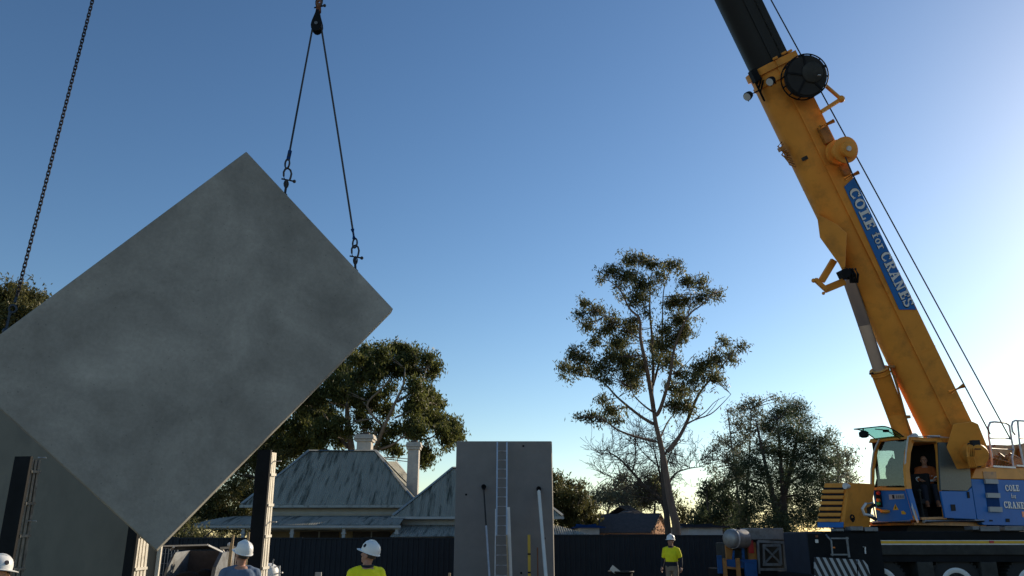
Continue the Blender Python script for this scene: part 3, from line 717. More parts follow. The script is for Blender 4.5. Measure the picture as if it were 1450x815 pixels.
# front frame and glass
fp = [(1247, 622), (1240, 640), (1236, 664), (1235, 692)]
m = MB(); pts = [fr(u, v) for u, v in fp]
m.tube(pts, .05, 8); m.tube([fr(1287, 619), fr(1284, 640), fr(1282, 665), fr(1284.5, 692), fr(1297, 737)], .055, 8)
m.bar(fr(1247, 622), fr(1287, 619), .10, .08); m.bar(fr(1235.5, 692), fr(1284, 692), .08, .07)
part(m, 'front_frame', 'orange_paint', cab, True)
gp = [(1248, 625), (1285, 622), (1282, 640), (1281, 665), (1283, 690), (1237, 690), (1238, 664), (1242, 640)]
part(plate(gp, fa * -.008, off=-.03), 'front_glass', 'clear_glass', cab)
m = plate([(1241, 678), (1281, 677), (1282, 690), (1238, 690)], fa * -.03, off=-.06); m.v and None
part(m, 'dashboard', 'fabric_black', cab)
part(plate([(1249, 624), (1284, 621), (1282, 637), (1244, 638)], fa * -.02, off=-.07), 'sun_blind', 'fabric_black', cab)
# roof, floor, rear wall, far side
A = sd(1286, 619); B = sd(1328, 622)
L = (B - A).length; Lc = 1.75
def cabp(x, y, z): return V(K.x, K.y, 0) - fa * x - fs * y + V(0, 0, z)          # x back from the front, y away from camera side, z up
m = MB(); m.hexa([cabp(-.06, -.03, ztop - .06), cabp(Lc, -.03, ztop - .06), cabp(Lc, CW + .03, ztop - .06), cabp(-.06, CW + .03, ztop - .06), cabp(-.02, .02, ztop + .05), cabp(Lc, .02, ztop + .05), cabp(Lc, CW - .02, ztop + .05), cabp(-.02, CW - .02, ztop + .05)]); part(m, 'cab_roof', 'orange_paint', cab, bevel=.02)
m = MB(); m.hexa([cabp(.06, .02, zbot), cabp(Lc, .02, zbot), cabp(Lc, CW, zbot), cabp(.06, CW, zbot)] + [cabp(x, y, zbot + .08) for x, y in ((.06, .02), (Lc, .02), (Lc, CW), (.06, CW))]); part(m, 'cab_floor', 'dark_grey', cab)
m = MB(); m.hexa([cabp(Lc - .05, .02, zbot), cabp(Lc, .02, zbot), cabp(Lc, CW, zbot), cabp(Lc - .05, CW, zbot)] + [cabp(x, y, ztop - .06) for x, y in ((Lc - .05, .02), (Lc, .02), (Lc, CW), (Lc - .05, CW))]); part(m, 'rear_wall', 'fabric_black', cab)
zs = fr(1240, 690).z
m = MB()
for x0, x1, z0, z1 in ((.06, Lc, zbot + .08, zs), (.06, Lc, ztop - .22, ztop - .06), (.06, .14, zs, ztop - .22), (1.0, Lc, zs, ztop - .22)):
    m.hexa([cabp(x0, CW - .05, z0), cabp(x1, CW - .05, z0), cabp(x1, CW, z0), cabp(x0, CW, z0), cabp(x0, CW - .05, z1), cabp(x1, CW - .05, z1), cabp(x1, CW, z1), cabp(x0, CW, z1)])
part(m, 'far_side', 'fabric_black', cab)
m = MB(); m.hexa([cabp(.14, CW - .03, zs), cabp(1.0, CW - .03, zs), cabp(1.0, CW - .022, zs), cabp(.14, CW - .022, zs)] + [cabp(x, y, ztop - .22) for x, y in ((.14, CW - .03), (1.0, CW - .03), (1.0, CW - .022), (.14, CW - .022))]); part(m, 'far_window', 'clear_glass', cab)
# silver grab rails
for pts, o_ in (([(1241, 739), (1236, 715), (1233, 690), (1233.5, 664), (1237, 640), (1245, 621)], fr), ([(1298, 737), (1290, 712), (1284, 690), (1281.5, 660), (1283, 640), (1286, 618), (1300, 617.5)], fr)):
    part(MB().tube([o_(u, v, .09) for u, v in pts], .022, 8), 'grab_rail', 'galv', cab, True)
part(MB().tube([sd(1288, 617, .05), sd(1330, 618.5, .05), sd(1360, 621, .05)], .022, 8), 'roof_rail', 'galv', cab, True)
m = MB(); m.box(sd(1357, 624, .06), (.14, .08, .06)); part(m, 'marker_lamp', 'red_lamp', cab)
m = MB(); m.lathe(sd(1310, 617, .0) - fs * .3, V(0, 0, 1), [(0, .09), (.06, .09), (.10, .05)], 12); part(m, 'roof_lamp', 'galv', cab, True)
part(MB().box(sd(1322, 618, -.1), (.3, .12, .06)), 'roof_hatch', 'galv', cab)
# door opening posts, lower door corner, slid-back door
part(plate([(1284, 692), (1291, 692), (1303, 736), (1297, 737)], fs * -.05, sd, .01), 'door_post', 'blue_paint', cab)
part(plate([(1287, 619), (1295, 622), (1290, 640), (1288, 665), (1291, 692), (1284, 692), (1282, 665), (1283.5, 640)], fs * -.06, sd, .012), 'front_pillar', 'orange_paint', cab)
m = MB(); m.tube([sd(1292, 625, .02), sd(1324, 626, .02), sd(1327, 640, .02), sd(1330, 690, .02), sd(1338, 735, .02)], .045, 8); part(m, 'rear_pillar', 'orange_paint', cab, True)
part(MB().bar(sd(1303, 734, .02), sd(1338, 733, .02), .08, .06), 'door_sill', 'orange_dark', cab)
door = part(plate([(1329, 626), (1366, 626), (1371, 632), (1376, 688), (1370, 695), (1332, 694)], fs * -.04, sd, .12), 'sliding_door', 'door_glass', cab, bevel=.01)
part(plate([(1332, 695), (1370, 695.5), (1376, 690), (1383, 735), (1339, 733)], fs * -.05, sd, .11), 'door_panel', 'blue_paint', cab, bevel=.008)
for pts in (((1346, 714), (1352, 714), (1353, 723), (1347, 723)), ((1369, 696), (1372, 696), (1373, 705), (1370, 705))): m = MB(); m.prism([sd(u, v, .115) for u, v in pts], fs * .012); part(m, 'door_handle', 'fabric_black', cab)
# markings on the blue front
def frq(pts, nm, mm, off=.003):
    part(plate(pts, fa * .004, fr, off), nm, mm, cab)
frq([(1258.5, 700), (1280, 699), (1281, 706), (1259.5, 707)], 'badge_plate', 'trim_white')
frq([(1263, 700.5), (1266, 700.3), (1267, 705.7), (1264, 705.9)], 'badge_mark', 'navy_cloth', .009)
for k in range(4): frq([(1268.5 + 3 * k, 701.2), (1270.6 + 3 * k, 701.1), (1270.9 + 3 * k, 705.2), (1268.8 + 3 * k, 705.4)], 'badge_mark', 'grey_steel', .009)
frq([(1267.6, 713), (1264.5, 722), (1272.5, 721.5)], 'warning_triangle', 'yellow_paint')
frq([(1267.8, 715.5), (1267.2, 720), (1268.6, 719.9)], 'warning_mark', 'black_steel', .009)
frq([(1276, 723.5), (1279.5, 723), (1283, 726), (1282.5, 728), (1277, 728)], 'round_sticker', 'yellow_paint')
m = MB(); c = fr(1254, 724, .05); m.sphere(c, .11, (1.3, .8, .45)); m.bar(fr(1241, 720, .04), c, .05, .04); part(m, 'front_step', 'orange_paint', cab, True)
m = MB(); m.box(fr(1244.5, 706, .05), (.12, .08, .42)); part(m, 'signal_housing', 'black_steel', cab)
for v, mm in ((698, 'red_lamp'), (708, 'orange_lamp'), (713, 'green_lamp')):
    m = MB(); m.lathe(fr(1244.5, v, .08), fa, [(0, .05), (.05, .045), (.07, .02)], 12); part(m, 'signal_lamp', mm, cab, True)
m = MB(); m.box(fr(1232, 699, .12), (.12, .1, .12)); part(m, 'lamp_block', 'black_steel', cab, bevel=.02)
# flipped-open windscreen with wiper and lamp
h1 = fr(1241.5, 623, .0); h2 = fr(1281, 619.5, .0); m = MB(); rows = []
for k in range(7):
    t_ = k / 6; off = fa * (.92 * t_) + V(0, 0, .20 * math.sin(t_ * 1.9) + .04 * t_); rows.append((h1 + off, h2 + off + fa * -.0))
vs = [x for r in rows for x in r]; vs2 = [x - V(0, 0, .012) for x in vs]; n2 = len(vs)
m.add(vs + vs2, [(2 * k, 2 * k + 1, 2 * k + 3, 2 * k + 2) for k in range(6)] + [(n2 + 2 * k + 2, n2 + 2 * k + 3, n2 + 2 * k + 1, n2 + 2 * k) for k in range(6)])
part(m, 'open_windscreen', 'green_glass', cab, True)
m = MB(); m.tube([r[0] for r in rows] + [rows[-1][1]] + [r[1] for r in reversed(rows)], .016, 6)
c = rows[3][0].lerp(rows[3][1], .75); m.tube([rows[1][0].lerp(rows[1][1], .9), c, rows[4][0].lerp(rows[4][1], .5)], .014, 5); m.box(c + V(0, 0, -.02), (.12, .1, .06)); m.tube([c, fr(1275, 621, .05)], .012, 5)
part(m, 'windscreen_frame', 'black_steel', cab, True)
c = rows[5][0].lerp(rows[5][1], .2) + V(0, 0, -.14); m = MB(); m.lathe(c - V(0, 0, .09), V(0, 0, 1), [(0, .06), (.03, .12), (.14, .12), (.18, .06)], 14); m.tube([c, c + V(0, 0, .15)], .02, 6); part(m, 'mirror', 'black_steel', cab, True)
# seat and levers inside
seat = part(MB().box(cabp(.95, .48, zbot + .48), (.5, .5, .14), Matrix((fa, fs, V(0, 0, 1))).transposed()).box(cabp(1.24, .48, zbot + .85), (.14, .48, .75), Matrix((fa, fs, V(0, 0, 1))).transposed()).box(cabp(.98, .48, zbot + .26), (.3, .3, .36), Matrix((fa, fs, V(0, 0, 1))).transposed()), 'cab_seat', 'fabric_black', cab, bevel=.03)
m = MB(); m.tube([cabp(.62, .16, zbot + .08), cabp(.60, .16, zbot + .72)], .022, 6); m.sphere(cabp(.60, .16, zbot + .75), .045); m.tube([cabp(.35, .12, zbot + .1), cabp(.28, .14, zbot + .55)], .02, 6); m.box(cabp(.3, .5, zbot + .28), (.25, .3, .36), Matrix((fa, fs, V(0, 0, 1))).transposed()); part(m, 'lever_console', 'dark_grey', cab)
# rail under the cab
m = MB(); m.tube([fr(1236, 740, .05), fr(1292, 738, .05)], .05, 8); part(m, 'bumper_rail', 'galv', cab, True)
m = MB(); m.tube([fr(1291, 738, .06), fr(1299, 737, .06)], .055, 8); part(m, 'rail_end', 'orange_lamp', cab, True)
m = MB(); m.tube([sd(1308, 738, .03), sd(1392, 737, .03)], .045, 8); part(m, 'catwalk_edge', 'galv', cab, True)
m = MB(); m.hexa([cabp(.05, .1, zbot - .12), cabp(3.4, .1, zbot - .12), cabp(3.4, 1.4, zbot - .12), cabp(.05, 1.4, zbot - .12)] + [cabp(x, y, zbot - .02) for x, y in ((.05, .1), (3.4, .1), (3.4, 1.4), (.05, 1.4))]); part(m, 'cab_platform', 'orange_dark')
m = MB(); m.hexa([cabp(-.1, .35, 1.71), cabp(7, .35, 1.71), cabp(7, 2.6, 1.71), cabp(-.1, 2.6, 1.71)] + [cabp(x, y, zbot - .125) for x, y in ((.2, .35), (7, .35), (7, 2.6), (.2, 2.6))]); part(m, 'slewing_frame', 'black_steel')
m = MB(); m.lathe(V(cabp(2.2, 1.5, 0).x, cabp(2.2, 1.5, 0).y, zbot - .55), V(0, 0, 1), [(0, 1.25), (.25, 1.25), (.26, 1.1), (.5, 1.1)], 32); part(m, 'turntable', 'black_steel', smooth=True)
# machinery body at the right
body = part(plate([(1375, 678), (1560, 682), (1560, 746), (1393, 743), (1387, 737), (1384, 734)], fs * -1.6, sd, .03), 'machinery_body', 'blue_paint', bevel=.01)
part(plate([(1382, 661), (1560, 664), (1560, 681.5), (1375.5, 677.5)], fs * -1.62, sd, .035), 'body_top', 'orange_paint', body, bevel=.02)
SQ = lambda x: (1340 + x[0] / 4.527, 580 + x[1] / 4.527)
def sdp(zs_, nm, mm, off, th): part(plate([SQ(z) for z in zs_], fs * th, sd, off), nm, mm, body)
sdp([(232, 395), (316, 397), (320, 443), (238, 442)], 'step_recess', 'orange_dark', .034, .012)
sdp([(240, 446), (322, 448), (348, 655), (268, 652)], 'step_recess', 'deep_blue', .032, .008)
for z in ([(238, 444), (321, 446), (324, 475), (243, 473)], [(251, 533), (334, 535), (337, 565), (255, 563)], [(265, 621), (347, 623), (350, 656), (269, 653)]): sdp(z, 'step_tread', 'trim_white', .042, .05)
sdp([(275, 705), (297, 706), (297, 715), (275, 715)], 'vent_slot', 'fabric_black', .034, .006)
sdp([(380, 697), (405, 698), (406, 720), (381, 719)], 'vent_slot', 'fabric_black', .034, .006)
sdp([(482, 652), (560, 655), (560, 690), (488, 688)], 'red_sticker', 'red_lamp', .034, .004)
def body_text(text, a, b2, h):
    p0 = sd(*SQ(a), .036); p1 = sd(*SQ(b2), .036); e = (p1 - p0); Lx = e.length; e.normalize()
    for mm in letters(text, p0 + e * .012 - V(0, 0, .014), e * (Lx / text_width(text, h)), V(0, 0, 1), fs, h): part(mm, 'letter_shadow', 'navy_cloth', body)
    for mm in letters(text, p0, e * (Lx / text_width(text, h)), V(0, 0, 1), fs, h, lift=.005): part(mm, 'letter', 'white_paint', body)
body_text('COLE', (380, 522), (469, 522), .175)
body_text('for', (417, 566), (448, 568), .13)
body_text('CRANES', (372, 630), (522, 636), .185)
# machinery on top: winch drum, hoses
m = MB(); c = sd(1437, 648, -.7); m.lathe(c - fs * .6, fs, [(0, .42), (.05, .42), (.06, .30), (.95, .30), (.96, .42), (1.0, .42)], 28); part(m, 'hoist_winch', 'orange_dark', smooth=True)
m = MB(); m.prism([sd(u, v, -.45) for u, v in ((1402, 640), (1410, 629), (1430, 630), (1470, 626), (1500, 640), (1500, 664), (1400, 662))], fs * -.9); part(m, 'engine_cover', 'orange_dark', bevel=.03)
m = MB()
for k in range(7): m.tube([sd(1401 + 4 * k, 659, -.2), sd(1405 + 5 * k, 648 - (k % 3) * 3, -.2), sd(1420 + 4 * k, 652 - (k % 2) * 5, -.2), sd(1440 + 3 * k, 658, -.2)], .035, 6)
part(m, 'engine_hoses', 'orange_dark', smooth=True)
for k, pts in enumerate(([(1405, 661), (1404.5, 648), (1403, 636), (1400, 618), (1399.5, 604), (1402, 598), (1408, 597), (1424, 598.5), (1429, 602), (1432, 620), (1435, 636), (1433, 648), (1435, 662)],)):
    gate = part(MB().tube([sd(u, v, .02) for u, v in pts], .028, 8), 'guard_rail', 'galv', smooth=True)
    m = MB()
    for a, b2 in (((1402, 620), (1431, 621)), ((1403.5, 635), (1435, 636.5))): m.tube([sd(*a, .02), sd(*b2, .02)], .026, 8)
    m.bar(sd(1404, 660, .02), sd(1436, 662, .02), .10, .05); part(m, 'cross_rail', 'galv', gate, True)
pts = [(1437, 615), (1434, 611), (1432.5, 603), (1434, 597), (1438, 595), (1452, 596), (1480, 598)]
gate = part(MB().tube([sd(u, v, .02) for u, v in pts], .028, 8), 'guard_rail', 'galv', smooth=True)
m = MB(); m.tube([sd(1441, 596, .02), sd(1444, 630, .02), sd(1450, 662, .02)], .03, 8); m.tube([sd(1443, 620, .02), sd(1490, 624, .02)], .026, 8); m.bar(sd(1438, 659, .02), sd(1490, 663, .02), .1, .05); part(m, 'cross_rail', 'galv', gate, True)
# orange louvred housing ahead of the cab
KL = P(1200, 747, 20.9)
def lf(u, v, off=0.0): return PL(u, v, KL, fa, off)
def ls(u, v, off=0.0): return PL(u, v, KL, fs, off)
lb_ = [lf(1167.5, 684), lf(1203, 683), lf(1194.5, 747), lf(1158, 747)]; dp = fa * -1.05
lv = part(MB().prism(lb_, dp), 'louvred_housing', 'orange_paint', bevel=.02)
part(MB().prism([lf(u, v, .006) for u, v in ((1158.5, 739), (1195, 739), (1194.3, 746.6), (1158, 746.6))], fa * .02), 'blue_skirt', 'blue_paint', lv)
for k in range(6):
    v0 = 689 + k * 8.2; x0 = 1166.5 - k * 1.35; x1 = 1200.5 - k * 1.15
    m = MB(); m.prism([lf(u, v, .004) for u, v in ((x0, v0 + 1), (x1 - 4, v0 + 1), (x1 - 4.6, v0 + 5), (x0 - .6, v0 + 5))], fa * .006); part(m, 'louvre_gap', 'fabric_black', lv)
    m = MB(); a = [lf(x0 - .5, v0 + 4.2, 0), lf(x1 - 3.6, v0 + 4.2, 0), lf(x1 - 4.5, v0 + 8.4, 0), lf(x0 - 1.2, v0 + 8.4, 0)]
    m.hexa([a[3] + fa * .0, a[2] + fa * .0, a[1] - fa * .02, a[0] - fa * .02, a[3] + fa * .06, a[2] + fa * .06, a[1] + fa * .03, a[0] + fa * .03]); part(m, 'louvre', 'orange_paint', lv)
m = MB(); m.lathe(lf(1198.5, 688, .10), fa, [(-.1, .05), (0, .075), (.06, .075)], 12); part(m, 'housing_lamp', 'galv', lv, True)
m = MB(); c = P(1207, 733, 20.75); m.ring(c, fs, .07, .02, 14, 6); m.tube([c, c + V(0, 0, -.1)], .03, 6); part(m, 'tow_ring', 'black_steel', lv)
m = MB(); m.tube([P(1236, 712, 20.6), P(1226, 713, 20.5), P(1221, 720, 20.5), P(1224, 728, 20.5), P(1236, 730, 20.6)], .035, 8); part(m, 'loop_handle', 'galv', lv, True)
m = MB(); m.tube([P(1238, 715, 20.7), P(1230, 720, 20.6), P(1231, 730, 20.6), P(1240, 735, 20.7)], .05, 8); part(m, 'air_hose', 'rubber', lv, True)

# carrier: long dark chassis with reflective stripe, wheels
YC = 20.6
xA, xB = P(1170, 765, YC).x, P(1800, 765, YC).x
def bx3(x0, x1, y0, y1, z0, z1, m=None):
    m = m or MB(); return m.hexa([V(x0, y0, z0), V(x1, y0, z0), V(x1, y1, z0), V(x0, y1, z0), V(x0, y0, z1), V(x1, y0, z1), V(x1, y1, z1), V(x0, y1, z1)])
car = part(bx3(xA, xB, YC, YC + 2.7, 1.36, 1.70), 'carrier_deck', 'dark_grey', bevel=.02)
part(bx3(xA + .3, xB, YC + .5, YC + 2.2, .55, 1.36), 'chassis_frame', 'black_steel', car)
part(bx3(xA - .1, xB, YC + .25, YC + 2.5, 1.702, 1.92), 'deck_boxes', 'black_steel', car, bevel=.03)
for u0, u1, v0, v1 in ((1205, 1222, 745, 751), (1225, 1243, 746, 752), (1378, 1386, 745, 750), (1389, 1415, 745, 752), (1424, 1450, 745, 751), (1185, 1195, 748, 752)):
    a = P(u0, v1, YC + .12); b2 = P(u1, v0, YC + .12); part(bx3(a.x, b2.x, a.y, a.y + .4, a.z, b2.z), 'deck_fitting', 'grey_steel', car, bevel=.01)
zst = P(1300, 768.2, YC).z
part(MB().prism([V(xA + .05, YC - .001, zst - .05), V(xB, YC - .001, zst - .05), V(xB, YC - .001, zst + .06), V(xA + .05, YC - .001, zst + .06)], V(0, -.012, 0)), 'stripe_rail', 'galv', car)
part(MB().prism([V(xA + .05, YC - .014, zst - .018), V(xB, YC - .014, zst - .018), V(xB, YC - .014, zst + .042), V(xA + .05, YC - .014, zst + .042)], V(0, -.006, 0)), 'yellow_stripe', 'yellow_paint', car)
m = MB(); m.box(P(1404, 767, YC - .03), (.10, .03, .05)); part(m, 'side_marker', 'red_lamp', car)
part(bx3(P(1232, 790, YC).x, xB, YC + .06, YC + .5, 1.20, 1.358), 'mudguard', 'black_steel', car)
for u, s_ in ((1310, 1), (1400, 1)):
    part(bx3(P(u, 790, YC).x - .2, P(u, 790, YC).x + .2, YC + .04, YC + .5, .6, 1.199), 'side_locker', 'dark_grey', car, bevel=.02)
wx = [P(u, 800, YC + .2).x for u in (1243, 1350, 1457, 1564)]
for x in wx:
    c = V(x, YC + .12, .66)
    w = part(MB().lathe(c, (0, 1, 0), [(0, .40), (.0, .60), (.04, .655), (.34, .655), (.38, .6), (.38, .3)], 40), 'wheel', 'rubber', smooth=True)
    m = MB()
    for k in range(44):
        a = 2 * math.pi * k / 44; m.box(c + V(math.cos(a) * .66, .19, math.sin(a) * .66), (.05, .34, .045), Matrix.Rotation(-a, 3, 'Y') @ Matrix.Rotation(math.pi / 2, 3, 'Y'))
    part(m, 'tread', 'rubber', w)
    part(MB().lathe(c + V(0, -.02, 0), (0, 1, 0), [(.10, .20), (.0, .31), (-.01, .37), (.02, .405), (.06, .40)], 36), 'rim', 'white_paint', w, True)
    part(MB().lathe(c + V(0, -.04, 0), (0, 1, 0), [(.1, .19), (-.04, .16), (-.07, .11), (-.08, .02)], 24), 'hub', 'dark_grey', w, True)
    for k in range(10): m = MB(); a = 2 * math.pi * k / 10; m.lathe(c + V(math.cos(a) * .245, -.03, math.sin(a) * .245), (0, 1, 0), [(-.03, .02), (.06, .02)], 6); part(m, 'wheel_nut', 'dark_grey', w)
# drive cab end at the left of the carrier
a0 = P(1145, 790, YC); a1 = P(1170, 815, YC); zt = P(1140, 752.5, YC).z
nose = part(bx3(a0.x, a1.x, YC - .02, YC + 1.75, .45, zt), 'carrier_cab', 'navy_steel', bevel=.03)
rx0, rx1, rz0, rz1 = P(1152, 790, YC).x, P(1167, 790, YC).x, P(0, 787, YC).z, P(0, 770, YC).z
part(bx3(rx0, rx1, YC - .034, YC - .022, rz0, rz1), 'window_recess', 'fabric_black', nose)
m = MB(); m.box(P(1156.5, 766, YC - .045), (.075, .012, .08)); part(m, 'label_plate', 'paper', nose)
m = MB(); m.box(P(1156.5, 759, YC - .045), (.06, .012, .05)); part(m, 'label_plate', 'rust', nose)
part(bx3(P(1144.5, 0, YC).x, P(1146, 790, YC).x, YC - .04, YC - .022, .5, zt - .05), 'door_seam', 'black_steel', nose)
m = MB(); bx3(a1.x, P(1230, 790, YC).x, YC - .0, YC + 2.4, .95, 1.355, m); part(m, 'front_locker', 'navy_steel', car, bevel=.02)
m = MB(); m.tube([P(1222, 774, YC - .05), P(1225, 774, YC - .05), P(1225.5, 784, YC - .05)], .018, 6); part(m, 'locker_handle', 'galv', car, True)
lad = part(MB().tube([P(1170, 757, YC - .05), P(1172, 760, YC - .15), P(1177, 765, YC - .2), P(1179, 787, YC - .2)], .022, 8).tube([P(1199, 760, YC - .2), P(1202.5, 789, YC - .2)], .03, 8), 'access_ladder', 'grey_steel', smooth=True)
for v in (762, 785, 806): part(MB().bar(P(1176.5, v, YC - .2), P(1201, v, YC - .2), .05, .035), 'ladder_rung', 'grey_steel', lad)
m = MB(); m.box(P(1180, 775, YC - .19), (.07, .04, .03)); part(m, 'reflector', 'orange_lamp', lad)
# striped outrigger plates
yO = YC - .75
def op(u, v): return P(u, v, yO)
o0 = op(1154, 788.5)
m = MB(); m.prism([op(1154, 788.5), op(1213, 792), op(1214, 830), op(1155, 830)], V(0, .09, 0)); part(m, 'outrigger_plate', 'hazard', bevel=.006)
m = MB(); m.prism([op(1215, 792), op(1223, 793), op(1229, 800), op(1233, 816), op(1234, 830), op(1215.5, 830)], V(0, .09, 0)); part(m, 'outrigger_plate', 'hazard', bevel=.006)
m = MB(); bx3(o0.x, op(1230, 800).x, yO + .095, YC + 2.2, .35, .92, m); part(m, 'outrigger_beam', 'black_steel', bevel=.02)

# ------------------------------------------------------------------ the old house behind the fence
YE = 39.0
E0, E1 = P(342, 714.5, YE), P(591, 714.5, YE); YR = 42.6
R0, R1 = P(437, 639, YR), P(532, 639, YR); ze = E0.z; zr = R0.z
house = thing('old_house', 'old pale house with weathered hipped iron roof, verandah and white chimneys', 'house', V((E0.x + E1.x) / 2, YE, 0))
YB2 = 2 * YR - YE
def hp(mb, name, m, smooth=False, parent=None, bevel=0.0): return mb.build(name, m, parent or house, smooth, bevel=bevel)
m = MB(); corrugated(m, R0, R1, V(E1.x, YE, ze), V(E0.x, YE, ze), .10, .012); roof = hp(m, 'roof', 'roof_iron')
m = MB()
for a, b2, c in ((R0, V(E0.x, YB2, ze), V(E0.x, YE, ze)), (R1, V(E1.x, YE, ze), V(E1.x, YB2, ze))): m.add([a, b2, c], [(0, 1, 2)])
m.add([R0, R1, V(E1.x, YB2, ze), V(E0.x, YB2, ze)], [(0, 1, 2, 3)]); hp(m, 'roof_slope', 'roof_iron', parent=roof)
up = V(0, 0, .03)
for a, b2 in ((R0, R1), (R0, V(E0.x, YE, ze)), (R1, V(E1.x, YE, ze)), (R1, V(E1.x, YB2, ze)), (R0, V(E0.x, YB2, ze))):
    m = MB(); m.tube([a + up, b2 + up], .075, 6); hp(m, 'ridge_cap', 'roof_ridge', True, roof)
m = MB(); m.bar(V(E0.x - .05, YE - .06, ze - .07), V(E1.x + .05, YE - .06, ze - .07), .12, .12); hp(m, 'gutter', 'roof_ridge', parent=roof)
wx0, wx1 = P(362, 720, YE + .5).x, E1.x - .4
m = MB(); m.add([(0, 0, 0)], []); m = MB()
m.hexa([V(wx0, YE + .45, 0), V(wx1, YE + .45, 0), V(wx1, YB2 - .5, 0), V(wx0, YB2 - .5, 0), V(wx0, YE + .45, ze - .02), V(wx1, YE + .45, ze - .02), V(wx1, YB2 - .5, ze - .02), V(wx0, YB2 - .5, ze - .02)]); hp(m, 'wall', 'cream_wall')
m = MB(); m.box(V((wx0 + wx1) / 2, YE + .43, ze - .35), (wx1 - wx0, .03, .10)); hp(m, 'frieze_board', 'trim_white')
m = MB(); m.box(V((wx0 + wx1) / 2, YE + .42, 1.1), (wx1 - wx0, .04, 2.0)); hp(m, 'verandah_wall', 'tan_wall')
# verandah
VF = 36.6; v0, v1 = P(268, 745, VF), P(566, 745, VF); zv = P(268, 743, VF).z
t0, t1 = P(362, 730, YE + .3), P(590, 728.5, YE + .3)
m = MB(); corrugated(m, V(t0.x - .4, YE + .4, t0.z), V(t1.x, YE + .4, t0.z), V(v1.x, VF, zv), V(v0.x, VF, zv), .10, .012, rows=5, sag=.10); ver = hp(m, 'verandah_roof', 'roof_iron')
m = MB(); m.add([V(t0.x - .4, YE + .4, t0.z), V(v0.x, VF, zv), V(v0.x, YE + 3, zv), V(t0.x - .4, YE + 3, t0.z)], [(0, 1, 2, 3)]); hp(m, 'side_roof', 'roof_iron', parent=ver)
m = MB(); m.bar(V(v0.x - .05, VF - .05, zv - .07), V(v1.x + .05, VF - .05, zv - .07), .11, .10); hp(m, 'gutter', 'trim_white', parent=ver)
for u in (268, 345, 414, 487, 562):
    x = P(u, 750, VF + .1).x; m = MB(); m.box(V(x, VF + .1, (zv - .13) / 2), (.13, .13, zv - .13)); m.box(V(x, VF + .1, zv - .35), (.19, .19, .06)); hp(m, 'verandah_post', 'trim_white')
m = MB(); m.box(V((v0.x + v1.x) / 2, VF + .1, zv - .15), (v1.x - v0.x, .06, .06)); hp(m, 'verandah_beam', 'trim_white')
for u0, u1 in ((425, 480), (500, 553)):
    a = P(u0, 750, YE + .38); b2 = P(u1, 750, YE + .38); m = MB(); m.box(V((a.x + b2.x) / 2, YE + .37, 1.25), (b2.x - a.x, .05, 1.7)); w = hp(m, 'window', 'dark_tile')
    m = MB(); m.box(V((a.x + b2.x) / 2, YE + .35, 1.25), (.06, .04, 1.7)); hp(m, 'mullion', 'trim_white', parent=w)
# chimneys
def chimney(u0, u1, v0, v1, Y, bands):
    a, b2 = P(u0, v1, Y), P(u1, v1, Y); w = b2.x - a.x; zt = P(u0, v0, Y).z; cx = (a.x + b2.x) / 2; z0 = a.z - 1.6
    m = MB(); m.box(V(cx, Y + w / 2, (z0 + zt - .1) / 2), (w * .86, w * .86, zt - .1 - z0)); ch = hp(m, 'chimney', 'chimney_white', bevel=.01)
    m = MB()
    for dz, k in ((-.08, 1.10), (-.20, 1.2), (-.33, 1.05)): m.box(V(cx, Y + w / 2, zt + dz), (w * k, w * k, .11))
    hp(m, 'chimney_cap', 'chimney_white', parent=ch)
    m = MB(); m.box(V(cx, Y + w / 2, zt + .02), (w * .5, w * .5, .12)); hp(m, 'flue', 'dark_tile', parent=ch)
chimney(502.5, 526, 614, 640, YR + .5, 2)
chimney(573.5, 592, 625, 700, YR - .6, 2)
# rear roof seen beside the chimney
m = MB(); a = P(545, 653, YR + 1.2); b2 = P(577, 690, YR + 1.2); c = P(560, 653, YR + 4); d = P(592, 690, YR + 4)
m.add([a, b2, d, c], [(0, 1, 2, 3)]); m.add([a - V(0, 0, .05), b2 - V(0, 0, .05), d - V(0, 0, .05), c - V(0, 0, .05)], [(3, 2, 1, 0)]); hp(m, 'rear_roof', 'roof_iron', parent=roof)
m = MB(); m.tube([c, d], .09, 6); m.tube([a, b2], .07, 6); hp(m, 'ridge_cap', 'trim_white', True, roof)
# right wing, running on behind the tall panel
YW = 38.2; W0, W1 = P(556, 731, YW), P(797, 739, YW); zw = W0.z; YWr = 41.0
p0, p1 = P(641, 663, YWr), P(712, 663, YWr)
m = MB(); corrugated(m, p0, p1, V(W1.x, YW, zw), V(W0.x, YW, zw), .10, .012); wing = hp(m, 'wing_roof', 'roof_iron')
m = MB(); yb = 2 * YWr - YW
m.add([p0, V(W0.x, yb, zw), V(W0.x, YW, zw)], [(0, 1, 2)]); m.add([p1, V(W1.x, YW, zw), V(W1.x, yb, zw)], [(0, 1, 2)]); m.add([p0, p1, V(W1.x, yb, zw), V(W0.x, yb, zw)], [(0, 1, 2, 3)]); hp(m, 'roof_slope', 'roof_iron', parent=wing)
for a, b2 in ((p0, V(W0.x, YW, zw)), (p1, V(W1.x, YW, zw)), (p0, p1)):
    m = MB(); m.tube([a + up, b2 + up], .07, 6); hp(m, 'ridge_cap', 'roof_ridge', True, wing)
m = MB(); m.bar(V(W0.x - .05, YW - .05, zw - .06), V(W1.x + .05, YW - .05, zw - .06), .12, .11); hp(m, 'gutter', 'trim_white', parent=wing)
m = MB(); m.hexa([V(W0.x + .4, YW + .4, 0), V(W1.x - .4, YW + .4, 0), V(W1.x - .4, yb, 0), V(W0.x + .4, yb, 0), V(W0.x + .4, YW + .4, zw - .02), V(W1.x - .4, YW + .4, zw - .02), V(W1.x - .4, yb, zw - .02), V(W0.x + .4, yb, zw - .02)]); hp(m, 'wall', 'trim_white')
